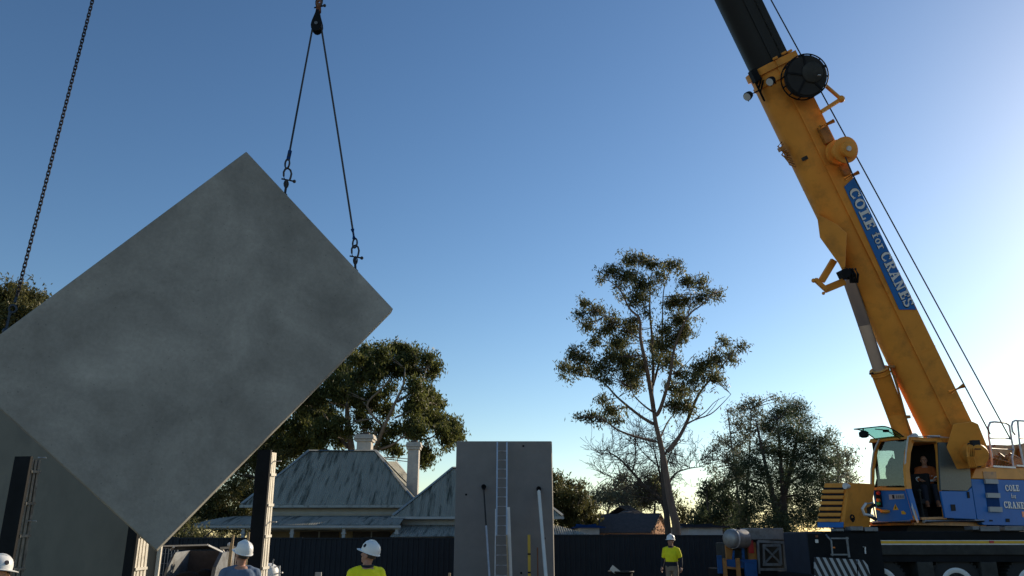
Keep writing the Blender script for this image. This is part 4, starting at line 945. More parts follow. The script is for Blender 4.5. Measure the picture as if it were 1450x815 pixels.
a, b2 = P(552, 760, 36.2), P(838, 757, 36.2)
m = MB(); zq = P(560, 743, YW + .3).z; corrugated(m, V(W0.x + .3, YW + .38, zq), V(W1.x - .3, YW + .38, zq), V(b2.x, 36.2, b2.z), V(a.x, 36.2, a.z), .10, .012); hp(m, 'verandah_roof', 'roof_iron')

# ------------------------------------------------------------------ buildings far behind
def gable_house(name, label, u0, u1, ve, vr, Y, dep, rm, wm, hip=0.35):
    a, b2 = P(u0, ve, Y), P(u1, ve, Y); zr_ = P(u0, vr, Y + dep / 2).z; t = thing(name, label, 'house', V((a.x + b2.x) / 2, Y, 0)); h = hip * dep
    m = MB(); m.hexa([V(a.x + .3, Y + .3, 0), V(b2.x - .3, Y + .3, 0), V(b2.x - .3, Y + dep - .3, 0), V(a.x + .3, Y + dep - .3, 0), V(a.x + .3, Y + .3, a.z), V(b2.x - .3, Y + .3, a.z), V(b2.x - .3, Y + dep - .3, a.z), V(a.x + .3, Y + dep - .3, a.z)]); m.build('wall', wm, t)
    m = MB(); r0, r1 = V(a.x + h, Y + dep / 2, zr_), V(b2.x - h, Y + dep / 2, zr_)
    q_ = [V(a.x, Y, a.z), V(b2.x, Y, a.z), V(b2.x, Y + dep, a.z), V(a.x, Y + dep, a.z), r0, r1]
    m.add(q_, [(0, 1, 5, 4), (1, 2, 5), (2, 3, 4, 5), (3, 0, 4), (3, 2, 1, 0)]); ro = m.build('roof', rm, t)
    m = MB(); n = 9                                     # tile courses standing proud
    for k in range(n):
        f_ = (k + .5) / n; l = q_[0].lerp(r0, f_); r = q_[1].lerp(r1, f_); m.bar(l + V(0, -.02, .02), r + V(0, -.02, .02), .05, .04)
    m.tube([r0, r1], .12, 6); m.build('tile_course', rm, ro)
    return t
gable_house('far_house', 'dark hipped tile roof of a house behind the tall gum tree', 838, 962, 752, 717, 58, 10, 'dark_tile', 'cream_wall')
gable_house('white_shed', 'low shed with pale wall and flat roof left of the dark tiled house', 814, 858, 747, 744.5, 42, 5, 'deep_blue', 'pale_roof', .05)
gable_house('white_shed', 'low pale shed with flat roof right of the tall gum trunk', 968, 1034, 746.5, 744, 39.5, 5, 'navy_steel', 'pale_roof', .05)
gable_house('small_roof_house', 'small grey pointed roof in front of the dark tiled house', 896, 922, 748, 737.5, 52, 3.4, 'grey_steel', 'cream_wall', .5)
t = thing('brick_gable_house', 'sunlit brick gable peeking out between the gum tree trunks', 'house', P(935, 765, 46)); YG = 46
gd = V(.50, .866, 0); gb_ = V(-.866, .50, 0) * 5.0; g0 = P(923, 752.5, YG); gw = 2.7
g1 = g0 + gd * gw; g2 = g0 + gd * gw / 2; g2.z = P(936.5, 729, YG + .8).z
m = MB(); m.prism([g0, g1, g2], gb_); q_ = [V(g0.x, g0.y, 0), V(g1.x, g1.y, 0)]; q_ += [q_[1] + gb_, q_[0] + gb_]; m.hexa(q_ + [x + V(0, 0, g0.z - .01) for x in q_]); m.build('wall', 'brick', t)
fn = V(.866, -.50, 0)
for a in (g0, g1): m = MB(); m.bar(a + fn * .06 + V(0, 0, .08), g2 + fn * .06 + V(0, 0, .08), .06, .08); m.build('barge_board', 'dark_tile', t)
for a, sg in ((g0, -1), (g1, 1)): m = MB(); m.prism([g2 + V(0, 0, .12), a + gd * sg * .2 + V(0, 0, -.02), a + gd * sg * .2 + V(0, 0, -.08), g2 + V(0, 0, .06)], gb_); m.build('roof_slope', 'dark_tile', t)

# ------------------------------------------------------------------ trees
def leaf_object(name, cen, ax, ln, wd, m, parent, tone):
    n = len(cen); rnd = NP.normal(size=(n, 3)); w = np.cross(ax, rnd); w /= np.linalg.norm(w, axis=1)[:, None] + 1e-9
    co = np.empty((n, 4, 3)); ofs = np.array(wloc(parent)); cen = cen - ofs
    bend = np.cross(ax, w) * (ln * .12)[:, None]
    co[:, 0] = cen - ax * ln[:, None] / 2; co[:, 1] = cen + w * wd[:, None] / 2 + bend; co[:, 2] = cen + ax * ln[:, None] / 2; co[:, 3] = cen - w * wd[:, None] / 2 + bend
    me = bpy.data.meshes.new(name); me.vertices.add(4 * n); me.vertices.foreach_set('co', co.ravel()); me.loops.add(4 * n); me.loops.foreach_set('vertex_index', np.arange(4 * n, dtype=np.int32))
    me.polygons.add(n); me.polygons.foreach_set('loop_start', np.arange(0, 4 * n, 4, dtype=np.int32)); me.update(calc_edges=True)
    at = me.attributes.new('tone', 'FLOAT', 'FACE'); at.data.foreach_set('value', tone.astype(np.float32))
    me.materials.append(MATS[m]); o = bpy.data.objects.new(name, me); COL.objects.link(o); o.parent = parent; o['kind'] = 'stuff'; return o
def crown(clumps, m, parent, dens=520, ln=.20, wd=.06, droop=.6, spray=.20, per=22, shell=.45, tonebias=0.0):
    C, A, LN, WD, TN = [], [], [], [], []
    for c, rx, rz in clumps:
        ry = (rx + rz) / 2; area = rx * rz * 3.0
        ns = max(2, int(area * dens / per)); d = NP.normal(size=(ns, 3)); d /= np.linalg.norm(d, axis=1)[:, None]
        r = NP.random(ns) ** shell; s0 = np.array(c) + d * r[:, None] * np.array([rx, ry, rz]) * (1 + .30 * NP.normal(size=(ns, 1)))
        k = per; cen = np.repeat(s0, k, 0) + NP.normal(size=(ns * k, 3)) * spray * np.array([1, 1, .75])
        n = ns * k; ax = NP.normal(size=(n, 3)); ax /= np.linalg.norm(ax, axis=1)[:, None]; ax[:, 2] -= droop * (1 + NP.random(n)); ax /= np.linalg.norm(ax, axis=1)[:, None]
        C.append(cen); A.append(ax); LN.append(ln * (.6 + .8 * NP.random(n))); WD.append(wd * (.6 + .8 * NP.random(n)))
        TN.append(np.clip(np.repeat(NP.random(ns), k) * .6 + .4 * NP.random(n) + tonebias, 0, 1))
    return leaf_object('crown', np.concatenate(C), np.concatenate(A), np.concatenate(LN), np.concatenate(WD), m, parent, np.concatenate(TN))
def smooth_path(pts, n=4):
    out = []
    for i in range(len(pts) - 1):
        p0 = pts[max(i - 1, 0)]; p1 = pts[i]; p2 = pts[i + 1]; p3 = pts[min(i + 2, len(pts) - 1)]
        for k in range(n):
            t = k / n; out.append(0.5 * ((2 * p1) + (p2 - p0) * t + (2 * p0 - 5 * p1 + 4 * p2 - p3) * t * t + (3 * p1 - p0 - 3 * p2 + p3) * t ** 3))
    out.append(pts[-1]); return out
def limb(mb, pts, r0, r1, n=7, nodes=None):
    q_ = smooth_path([Vector(p) for p in pts]); L = len(q_)
    mb.tube(q_, [r0 + (r1 - r0) * (i / (L - 1)) ** .8 for i in range(L)], n)
    if nodes is not None: nodes += q_[2:]
def twigs_to(mb, clumps, nodes, r=.03, every=1, per=3):
    arr = np.array([list(x) for x in nodes])
    for c, rx, rz in clumps[::every]:
        if rx < .25: continue
        c = np.array(c)
        d = np.linalg.norm((arr - c) * np.array([1, 1, 1.0]) , axis=1) + np.maximum(0, arr[:, 2] - c[2]) * .8
        s = Vector(arr[int(np.argmin(d))])
        for k in range(per):
            e = Vector(c) + V(RNG.uniform(-rx, rx) * .7, RNG.uniform(-rx, rx) * .6, RNG.uniform(-.5, .7) * rz) if k else Vector(c)
            mid_ = s.lerp(e, .5) + V(RNG.uniform(-.1, .1), RNG.uniform(-.1, .1), RNG.uniform(-.05, .10)) * min(1.5, (e - s).length)
            L = (e - s).length; rr = min(.05, r * (.5 + .25 * L)); mb.tube(smooth_path([s, mid_, e], 3), [rr * (1 - .75 * i / 6) for i in range(7)], 5, cap=False)
def tree_root(name, label, u, Y, grp=None):
    p = P(u, 765, Y); p.z = 0; return thing(name, label, 'tree', p, grp)
def zc(lst, s, ox, oy, Y, dy):
    out = []
    for it in lst:
        x, y, rx = it[:3]; ry = it[3] if len(it) > 3 else rx; Yk = Y + RNG.uniform(-dy, dy); k = Yk / F * 1.06 / s
        out.append((P(ox + x / s, oy + y / s, Yk), rx * k, ry * k))
    return out

# tall open gum
YT_ = 34.5
t = tree_root('gum_tree', 'tall open gum tree with a leaning bare trunk rising above the fence', 951, YT_)
def T(u, v, dy=0.0): return P(u, v, YT_ + dy)
nodes = []; m = MB()
base = T(951.5, 754); base.z = 0
limb(m, [base + V(.10, 0, 0), T(958, 752), T(953, 725), T(947, 696), T(943, 670), T(938.6, 644), T(933.7, 621), T(929, 602), T(926, 582), T(923, 557, .2), T(925, 525, .4), T(923, 474, .5), T(920, 440, .5), T(921, 400, .5)], .20, .03, 10, nodes)
for pts, r0, r1 in (
    ([T(926, 582), T(917, 528, -.5), T(907, 480, -.8), T(905.6, 452, -1), T(891, 436, -1.1), T(878, 410, -1.3), T(862, 397, -1.4)], .11, .02),
    ([T(929, 588), T(936, 576, -.2), T(949, 531, -.8), T(955, 493, -1), T(974, 448, -1.2), T(993, 432, -1.4), T(1009, 416, -1.5)], .10, .02),
    ([T(929, 602), T(907, 589, .3), T(875, 563, .8), T(850, 538, 1), T(818, 531, 1.3)], .085, .018),
    ([T(942, 642), T(958, 624, .1), T(971, 601, .3), T(987, 563, .6), T(1000, 544, .6), T(1022, 519, .7), T(1041, 493, .8)], .11, .018),
    ([T(971, 601, .3), T(984, 594, .1), T(1006, 586, -.2), T(1022, 572, -.3), T(1035, 558, -.4)], .045, .010),
    ([T(984, 594, .1), T(1000, 582, .4), T(1012, 569, .6), T(1027, 561, .8)], .03, .008),
    ([T(1000, 588, -.1), T(1012, 574, .2), T(1018, 563, .2)], .02, .006),
    ([T(933, 626), T(900, 618, -.4), T(874, 608, -.8), T(851, 592, -1), T(825, 590, -1.1)], .07, .015),
    ([T(926, 584), T(912, 574, -.6), T(898, 560, -.8), T(893, 548, -.9)], .05, .015),
    ([T(925, 545, .3), T(936, 500, 1), T(938, 455, 1.3), T(940, 410, 1.4), T(950, 380, 1.5)], .06, .015),
    ([T(907, 480, -.8), T(893, 470, -1), T(872, 455, -.6), T(845, 440, -.4)], .035, .01),
    ([T(949, 531, -.8), T(966, 520, -.9), T(985, 500, -.6)], .03, .01),
    ([T(891, 436, -1.1), T(900, 400, -.4), T(905, 372, -.2)], .03, .01),
    ([T(974, 448, -1.2), T(978, 420, -1), T(972, 395, -.6)], .03, .01),
    ([T(1000, 544, .6), T(1006, 520, .2), T(1012, 500, .2)], .03, .01),
    ([T(934, 622), T(945, 598, .8), T(955, 585, 1.2), T(962, 570, 1.3)], .045, .012),
    ([T(975, 465, -1.2), T(985, 476, -1.0), T(993, 460, -1)], .02, .006)):
    limb(m, pts, r0, r1, 7, nodes)
cl = [(380,90,45,36),(440,90,36,32),(480,110,36,26),(555,110,45,28),(600,120,18,28),(300,140,50,32),(255,170,24,16),(370,160,55,45),(440,200,55,52),(420,260,55,45),(520,165,36,34),(630,180,36,32),(690,190,36,32),(720,240,34,30),(770,235,22,28),(690,260,30,22),(620,270,55,34),(570,280,36,36),(600,350,52,44),(620,400,42,42),(590,440,52,34),(540,400,42,42),(530,470,42,44),(560,540,52,52),(490,470,30,42),(380,400,42,42),(400,360,34,34),(310,370,42,34),(240,320,44,38),(180,280,28,26),(165,330,28,28),(200,380,32,32),(280,400,42,34),(330,460,54,52),(360,530,64,54),(300,520,42,42),(230,450,32,32),(380,600,56,54),(430,560,42,52),(400,650,32,32),(130,510,38,34),(180,530,44,38),(95,560,30,26),(160,580,42,26),(240,570,54,38),(280,620,32,26),(80,605,13,16),(120,630,9,7),(680,360,16,10),(800,455,30,26),(880,470,22,26),(830,520,34,34),(770,530,34,42),(720,550,42,34),(690,590,42,42),(760,610,44,34),(660,630,42,42),(610,680,42,42),(640,740,42,42),(580,730,42,42),(570,650,30,30),(600,600,30,30),(260,705,26,26),(300,755,52,34),(215,785,50,18),(160,785,22,14),(250,795,40,16),(320,800,30,14),(350,250,20,18),(330,200,20,18),(460,320,22,26),(500,540,16,30)]
cl = zc([(a, b2, c * 1.12, d * 1.12) for a, b2, c, d in cl], 3.135, 770, 340, YT_, 1.1)
twigs_to(m, cl, nodes, .022)
m.build('trunk', 'bark_gum', t, True)
crown(cl, 'leaf_gum', t, dens=800, ln=.18, wd=.05, droop=.6, spray=.135, per=12, shell=.75)
# second thin trunk close beside it
m = MB(); b0 = T(946, 760, .8); b0.z = 0
limb(m, [b0, T(946, 745, .8), T(941, 700, .8), T(937, 655, .7), T(936, 620, .6)], .15, .05, 8); m.build('side_stem', 'bark_dark', t, True)

# bare tree with fine twigs
t = tree_root('bare_tree', 'leafless tree with fine curling twigs behind the tall gum trunk', 940, 37.5)
def B_(u, v, dy=0.0): return P(u, v, 37.5 + dy)
m = MB(); tw = MB()
def twig(p, d, L, r, lev):
    n = 4; pts = [p]; q_ = p.copy(); dd = d.copy()
    for i in range(n):
        dd = (dd + V(RNG.gauss(0, .25), RNG.gauss(0, .25), RNG.gauss(.06, .2))).normalized(); q_ = q_ + dd * L / n; pts.append(q_.copy())
    (m if lev < 1 else tw).tube(pts, [max(.0075, r * (1 - .7 * i / n)) for i in range(n + 1)], 4 if lev else 6, cap=False)
    if lev < 3:
        for k in range(4 if lev < 2 else 3):
            i = RNG.randint(1, n); e = (dd + V(RNG.gauss(0, .8), RNG.gauss(0, .8), RNG.gauss(.1, .6))).normalized(); twig(pts[i], e, L * RNG.uniform(.45, .7), r * .5, lev + 1)
bb = B_(946, 765); bb.z = 0
for pts, r0, r1 in (([bb, B_(944, 735), B_(935, 708), B_(915, 690, -.4), B_(895, 668, -.8), B_(878, 650, -1), B_(862, 640, -1.2)], .13, .025), ([bb, B_(942, 720), B_(938, 690), B_(932, 660, .4), B_(925, 632, .6)], .12, .025), ([B_(940, 700), B_(955, 672, .3), B_(972, 664, .5), B_(990, 661, .6)], .06, .015),
    ([B_(915, 690, -.4), B_(900, 683, .2), B_(880, 679, .6), B_(858, 672, .8)], .05, .012), ([B_(935, 708), B_(918, 705, .8), B_(895, 700, 1.2)], .05, .012), ([B_(895, 668, -.8), B_(900, 645, -.4), B_(897, 622, 0)], .045, .012), ([B_(932, 660, .4), B_(910, 640, .9), B_(900, 625, 1.1)], .04, .01), ([B_(938, 690), B_(950, 640, -.5), B_(968, 622, -.7)], .045, .01)):
    nn = []; limb(m, pts, r0, r1, 6, nn)
    for p in nn[2:]:
        d = V(RNG.gauss(-.15, .7), RNG.gauss(0, .6), RNG.gauss(.45, .4)).normalized(); twig(p, d, RNG.uniform(.8, 1.4), .02, 1)
        d = V(RNG.gauss(-.15, .7), RNG.gauss(0, .6), RNG.gauss(.35, .5)).normalized(); twig(p, d, RNG.uniform(.7, 1.2), .018, 1)
m.build('trunk', 'bark_dark', t, True); o = tw.build('twigs', 'bark_dark', t); o['kind'] = 'stuff'

# big dense gum behind the house
YG = 52.0
t = tree_root('gum_tree', 'large dense rounded gum tree rising behind the old house', 505, YG)
cl = [(600,112,40),(680,130,50),(780,105,44),(830,120,50),(875,150,48),(970,165,42),(1005,215,38),(975,255,34),(600,190,60),(700,210,62),(800,220,62),(870,240,52),(530,170,45),(450,240,62),(540,290,72),(650,265,45),(400,330,72),(300,400,72),(450,400,62),(545,420,45),(630,450,45),(715,480,45),(890,330,52),(955,370,52),(1000,410,44),(1035,440,30),(900,430,52),(850,470,36),(940,490,48),(1000,530,54),(1060,565,54),(1110,585,52),(1140,640,36),(1080,660,30),(1090,695,20),(1048,725,10),(980,672,10),(875,560,52),(855,600,42),(905,610,42),(770,600,34),(690,610,42),(600,560,34),(555,510,34),(330,500,72),(230,500,64),(180,580,72),(330,620,72),(250,680,72),(130,700,72),(60,640,54),(420,560,52),(440,650,44),(720,690,34),(780,720,36),(930,740,42),(965,770,34),(935,800,26),(40,760,54),(490,360,40),(480,600,30),(580,640,30),(1150,610,22),(740,340,26),(250,330,60),(150,420,60),(50,540,60),(-40,650,60),(-60,760,60),(480,140,40),(1060,600,40),(700,380,30),(640,380,40)]
cl = zc(cl, 4.29, 380, 470, YG, 3.2)
nodes = []; m = MB()
def G(x, y, dy=0.0): return P(380 + x / 4.29, 470 + y / 4.29, YG + dy)
g0 = P(505, 765, YG); g0.z = 0
limb(m, [g0, G(520, 900), G(505, 720), G(490, 600), G(480, 450), G(520, 330), G(600, 230)], .36, .06, 9, nodes)
for pts, r0, r1 in (([G(515, 860), G(640, 720, -1), G(700, 580, -2), G(770, 430, -2.5), G(820, 320, -2.5), G(830, 220, -2)], .19, .04), ([G(640, 720, -1), G(740, 690, -2), G(820, 630, -2.6), G(860, 560, -2)], .10, .03), ([G(700, 580, -2), G(600, 450, -2.6), G(680, 350, -3), G(740, 290, -3)], .09, .03), ([G(800, 640, -2.4), G(960, 650, -2), G(1020, 620, -2), G(1080, 590, -2)], .07, .025), ([G(770, 430, -2.5), G(850, 380, -2), G(930, 300, -2), G(960, 220, -1)], .11, .03), ([G(505, 720), G(400, 600, 1), G(330, 480, 1), G(300, 380, 1)], .14, .04), ([G(770, 520, -2.5), G(850, 485, -2.8), G(930, 440, -2)], .08, .03), ([G(500, 800), G(350, 720, .5), G(220, 660, 1), G(100, 640, 1)], .2, .05)):
    limb(m, pts, r0, r1, 7, nodes)
twigs_to(m, cl, nodes, .035, per=2)
m.build('trunk', 'bark_pale', t, True)
crown(cl, 'leaf_big', t, dens=900, ln=.28, wd=.09, droop=.7, spray=.22, per=20, shell=.45)

def simple_tree(name, label, u, Y, clumps, m_leaf, m_bark, grp=None, dens=400, ln=.25, wd=.07, droop=.5, spray=.2, r=.2, stems=1, per=18, shell=.5, twp=2):
    t = tree_root(name, label, u, Y, grp); nodes = []; m = MB(); top = max(c[0].z for c in clumps); cx = sum(c[0].x for c in clumps) / len(clumps)
    for s in range(stems):
        b0 = t.location + V(RNG.uniform(-.5, .5) * (s > 0), RNG.uniform(-.5, .5) * (s > 0), 0); sx = (s - (stems - 1) / 2) * 1.2
        limb(m, [b0, b0 + V(sx * .2, 0, top * .3), V(b0.x * .5 + cx * .5 + sx * .6, b0.y, top * .6), V(cx + sx, b0.y, top * .92)], r, .03, 7, nodes)
    twigs_to(m, clumps, nodes, .035, per=twp)
    m.build('trunk', m_bark, t, True); crown(clumps, m_leaf, t, dens * 1.5, ln * .8, wd * .8, droop, spray, per, shell); return t
Z2 = lambda lst, Y, dy: zc(lst, 3.085, 770, 540, Y, dy)
# right group of trees
simple_tree('wispy_gum_tree', 'pale wispy gum tree on the left edge of the tree group beside the crane', 1055, 44,
    Z2([(920,90,36),(870,120,42),(820,140,36),(930,145,40),(860,190,44),(905,215,44),(1015,75,26),(780,260,40),(830,270,40),(748,300,26),(715,340,28),(790,330,40),(880,260,40),(735,380,24),(820,390,40),(960,190,40),(860,330,40),(1040,70,14),(850,420,30)], 44, 2), 'leaf_grey', 'bark_pale', 'trees behind the crane', dens=270, ln=.26, wd=.06, spray=.18, r=.09, stems=2, per=14, twp=3)
simple_tree('casuarina_tree', 'dark feathery casuarina tree in the middle of the group beside the crane', 1112, 41,
    Z2([(1060,130,50),(1010,150,32),(1105,125,42),(1140,175,34),(1000,210,50),(1080,220,62),(1150,250,50),(960,290,50),(1040,320,62),(1120,330,62),(900,350,50),(860,390,50),(960,400,62),(1050,420,62),(1140,420,62),(1200,300,46),(1240,265,36),(1230,350,48),(1200,420,50),(880,470,50),(950,510,50),(1040,520,62),(1130,520,62),(1180,570,42),(900,560,50),(1000,600,50),(1100,600,50),(1170,620,34),(830,420,30),(1060,640,40),(960,640,40),(1210,500,40),(870,620,40)], 41, 2.2), 'leaf_dark', 'bark_dark', 'trees behind the crane', dens=620, ln=.34, wd=.042, droop=.1, spray=.2, r=.3, stems=3, per=20)
simple_tree('wispy_gum_tree', 'pale wispy gum tree between the dark casuarina and the crane housing', 1190, 43,
    Z2([(1250,230,26),(1290,320,44),(1330,325,30),(1342,362,22),(1280,385,44),(1315,400,34),(1245,440,36),(1290,450,36),(1340,430,22),(1255,500,36),(1370,420,16),(1300,520,36),(1230,580,40),(1280,600,40)], 43, 1.6), 'leaf_grey', 'bark_pale', 'trees behind the crane', dens=330, ln=.26, wd=.06, spray=.18, r=.14, per=14, twp=3)
simple_tree('dark_gum_tree', 'low dark rounded gum tree at the left foot of the tree group beside the crane', 1010, 46,
    Z2([(730,465,40),(785,450,38),(702,490,22),(745,530,44),(800,520,44),(700,570,34),(760,590,44),(830,590,44),(680,590,26),(720,625,44),(800,640,44),(860,560,40),(670,625,26),(880,640,40)], 46, 1.6), 'leaf_dark', 'bark_dark', 'trees behind the crane', dens=560, ln=.26, wd=.08, spray=.2, r=.2, stems=2)
# trees in the gap right of the tall panel
simple_tree('dark_evergreen_tree', 'dark leafy tree just right of the tall panel above the fence', 803, 47,
    Z2([(50,430,26),(92,452,30),(40,480,44),(100,500,44),(150,465,24),(175,445,10),(160,520,40),(60,540,52),(120,560,52),(190,555,34),(205,600,34),(90,600,52),(20,520,44),(140,615,36),(-30,470,50),(-40,560,50)], 47, 1.5), 'leaf_olive', 'bark_dark', dens=520, ln=.26, wd=.09, spray=.2, r=.2, stems=2)
simple_tree('far_gum_tree', 'hazy grey green gum tree above the dark tiled roof', 850, 68,
    Z2([(225,500,28),(262,480,24),(330,450,34),(385,480,44),(340,510,50),(300,500,36),(420,465,34),(405,530,44),(270,520,30),(350,420,20),(215,540,26)], 68, 2.5), 'leaf_grey', 'bark_pale', dens=300, ln=.34, wd=.10, spray=.28, r=.25)
simple_tree('far_gum_tree', 'dark gum tree behind the bare tree and the dark tiled roof', 925, 66,
    Z2([(480,455,34),(450,520,34),(510,480,40),(495,430,24),(540,500,30),(460,480,30)], 66, 2), 'leaf_gum', 'bark_dark', dens=330, ln=.34, wd=.11, spray=.28, r=.25)
simple_tree('small_bushy_tree', 'small thin bushy tree just right of the tall gum trunk foot', 967, 48,
    Z2([(600,560,34),(612,595,34),(582,545,22),(640,600,24),(590,620,28),(630,560,16)], 48, 1), 'leaf_olive', 'bark_dark', dens=240, ln=.24, wd=.08, spray=.18, r=.1, per=14)
# trees at the left
simple_tree('olive_gum_tree', 'sunlit olive gum tree top showing above the far left edge of the hanging panel', 8, 38,
    zc([(10,422,22),(38,424,18),(0,448,26),(30,446,22),(57,424,7),(52,440,10),(-15,430,26),(-30,470,34),(0,490,34),(40,475,26),(70,500,34),(20,530,40),(80,550,40),(-30,540,40),(60,425,8)], 1, 0, 0, 38, 1.4), 'leaf_olive', 'bark_dark', dens=620, ln=.26, wd=.10, spray=.2, r=.3, stems=2)
gb = 'trees left of the old house'
simple_tree('dark_gum_tree', 'dark gum tree between the hanging panel edge and the house roof', 352, 50,
    zc([(360,640,14),(345,655,16),(372,660,16),(350,680,18),(330,668,10),(385,690,18),(365,700,18),(340,700,14),(395,650,16),(400,670,18)], 1, 0, 0, 50, 1.5), 'leaf_gum', 'bark_dark', gb, dens=300, ln=.28, wd=.09, spray=.2, r=.2)
simple_tree('olive_bushy_tree', 'olive brown bushy tree above the left end of the verandah roof', 312, 47,
    zc([(330,690,14),(312,702,16),(345,708,16),(296,715,15),(320,722,18),(345,726,16),(280,725,15),(300,735,18),(270,738,14),(325,740,18),(260,745,14),(350,742,14)], 1, 0, 0, 47, 1.5), 'leaf_olive', 'bark_dark', gb, dens=420, ln=.26, wd=.085, spray=.2, r=.2)
simple_tree('dark_shrub', 'dark shrubs in the gap below the lower edge of the hanging panel', 255, 33,
    zc([(262,745,14),(245,755,14),(230,768,14),(270,765,14),(250,778,14),(285,760,12),(300,768,12),(320,766,10),(240,792,12),(262,795,12)], 1, 0, 0, 33.5, .8), 'leaf_gum', 'bark_dark', dens=520, ln=.2, wd=.06, spray=.14, r=.08, stems=3)

# ------------------------------------------------------------------ people
def remeshed(mb, name, m, parent, voxel, it=3, fold=0.0, loc=None, fold_scale=9.0):
    tmp = mb.build('tmp', m, None); md = tmp.modifiers.new('r', 'REMESH'); md.mode = 'VOXEL'; md.voxel_size = voxel
    sm = tmp.modifiers.new('s', 'SMOOTH'); sm.iterations = it; sm.factor = .5
    me = bpy.data.meshes.new_from_object(tmp.evaluated_get(bpy.context.evaluated_depsgraph_get())); me.name = name
    bpy.data.objects.remove(tmp, do_unlink=True)
    n = len(me.vertices); co = np.empty(n * 3); me.vertices.foreach_get('co', co); co = co.reshape(-1, 3)
    if fold:
        no = np.empty(n * 3); me.vertices.foreach_get('normal', no); no = no.reshape(-1, 3)
        f_ = np.array([mnoise.noise(Vector((x * fold_scale, y * fold_scale, z * fold_scale * .7 + x * 5))) + .5 * mnoise.noise(Vector((x * 21, y * 21, z * 17))) for x, y, z in co])
        co = co + no * (f_ * fold)[:, None]
    off = np.array(loc if loc is not None else wloc(parent)); me.vertices.foreach_set('co', (co - off).ravel())
    me.polygons.foreach_set('use_smooth', [True] * len(me.polygons)); me.materials.clear(); me.materials.append(MATS[m]); me.update()
    o = bpy.data.objects.new(name, me); COL.objects.link(o)
    if parent is not None: o.parent = parent
    else: o.location = Vector(off)
    return o
def person(label, base, yaw, h, shirt, trouser, head=(0, 0), drop=0.0, seated=False, lower=None, collar=None, sleeves='short', stripes=False, hat=True, arms=None, bulk=1.0, group='site workers'):
    k = h / 1.75; Ry = Matrix.Rotation(yaw, 3, 'Z'); base = Vector(base)
    def w(p): return base + Ry @ (Vector(p) * k)
    hz = (.92 - drop) if not seated else .0
    up = hz - .92
    J = {}
    for s, n in ((1, 'l'), (-1, 'r')):
        J['sh' + n] = V(.18 * s * bulk, .01, 1.395 + up); J['hip' + n] = V(.095 * s, 0, .93 + up)
        if seated: J['kn' + n] = V(.13 * s, -.44, .0); J['an' + n] = V(.13 * s, -.52, -.42)
        else: J['kn' + n] = V(.11 * s, -.02 - drop * 1.2, .50 - drop * .4); J['an' + n] = V(.12 * s, .03, .09)
        J['el' + n] = V(.255 * s * bulk, .04, 1.14 + up); J['wr' + n] = V(.275 * s * bulk, -.07, .90 + up)
        if arms: J['el' + n], J['wr' + n] = [V(a[0] * s, a[1], a[2] + up) for a in arms]
    def ring(c, rx, ry, n=16, p=2.3):
        out = []
        for i in range(n):
            a = 2 * math.pi * i / n; ca, sa = math.cos(a), math.sin(a)
            out.append(w((c[0] + rx * math.copysign(abs(ca) ** (2 / p), ca), c[1] + ry * math.copysign(abs(sa) ** (2 / p), sa), c[2])))
        return out
    def torso(mb, g, z0, z1):
        prof = [(.80, .15, .11, .01), (.88, .172, .12, .01), (.96, .168, .118, .0), (1.06, .158, .115, -.01), (1.16, .166, .12, -.01), (1.26, .182, .125, 0), (1.34, .188, .118, .01), (1.40, .165, .10, .015), (1.445, .11, .08, .02), (1.485, .075, .066, .02)]
        mb.loft([ring((0, yc, z + up), rx * bulk + g, ry * bulk + g) for z, rx, ry, yc in prof if z0 <= z <= z1])
    def cap(mb, a, b2, r0, r1, n=12):
        a = Vector(a); b2 = Vector(b2); d = (b2 - a).normalized()
        pts = [a - d * r0 * .9, a - d * r0 * .5, a, a.lerp(b2, .35), b2, b2 + d * r1 * .5, b2 + d * r1 * .9]
        mb.tube([w(p) for p in pts], [r * k for r in (r0 * .35, r0 * .85, r0, (r0 * .62 + r1 * .42), r1, r1 * .85, r1 * .35)], n)
    body = MB(); torso(body, 0, 0, 9)
    hp_, hy = head; HM = Matrix.Rotation(hy, 3, 'Z') @ Matrix.Rotation(-hp_, 3, 'X'); hc = V(0, .0, 1.515 + up)
    def hd(p): return w(hc + HM @ (Vector(p) + V(0, -.005, .115)))
    def hr(z, rx, ry, yc, n=18): return [hd((rx * math.cos(2 * math.pi * i / n), yc + ry * math.sin(2 * math.pi * i / n), z)) for i in range(n)]
    body.loft([hr(*q_) for q_ in [(-.118, .025, .028, -.055), (-.105, .042, .045, -.042), (-.08, .056, .066, -.026), (-.045, .067, .085, -.01), (0, .073, .097, 0), (.045, .077, .101, .004), (.085, .068, .09, .006), (.112, .042, .058, .008), (.122, .015, .02, .008)]])
    body.tube([hd((0, -.092, .028)), hd((0, -.112, -.004)), hd((0, -.122, -.026)), hd((0, -.098, -.036))], [.009 * k, .012 * k, .017 * k, .012 * k], 8)
    for s in (1, -1):
        body.sphere(hd((.076 * s, .012, -.002)), k, (.012, .022, .034), R=Ry @ HM); body.sphere(hd((.03 * s, -.088, .034)), k, (.028, .014, .010), R=Ry @ HM); body.sphere(hd((.042 * s, -.068, -.025)), k, (.024, .022, .022), R=Ry @ HM)
    body.sphere(hd((0, -.093, -.064)), k, (.026, .012, .007), R=Ry @ HM); body.sphere(hd((0, -.09, -.076)), k, (.022, .012, .008), R=Ry @ HM)
    body.tube([w(V(0, .02, 1.44 + up)), w(V(0, .012, 1.50 + up)), hd((0, .012, -.05))], [.068 * k, .060 * k, .060 * k], 14)
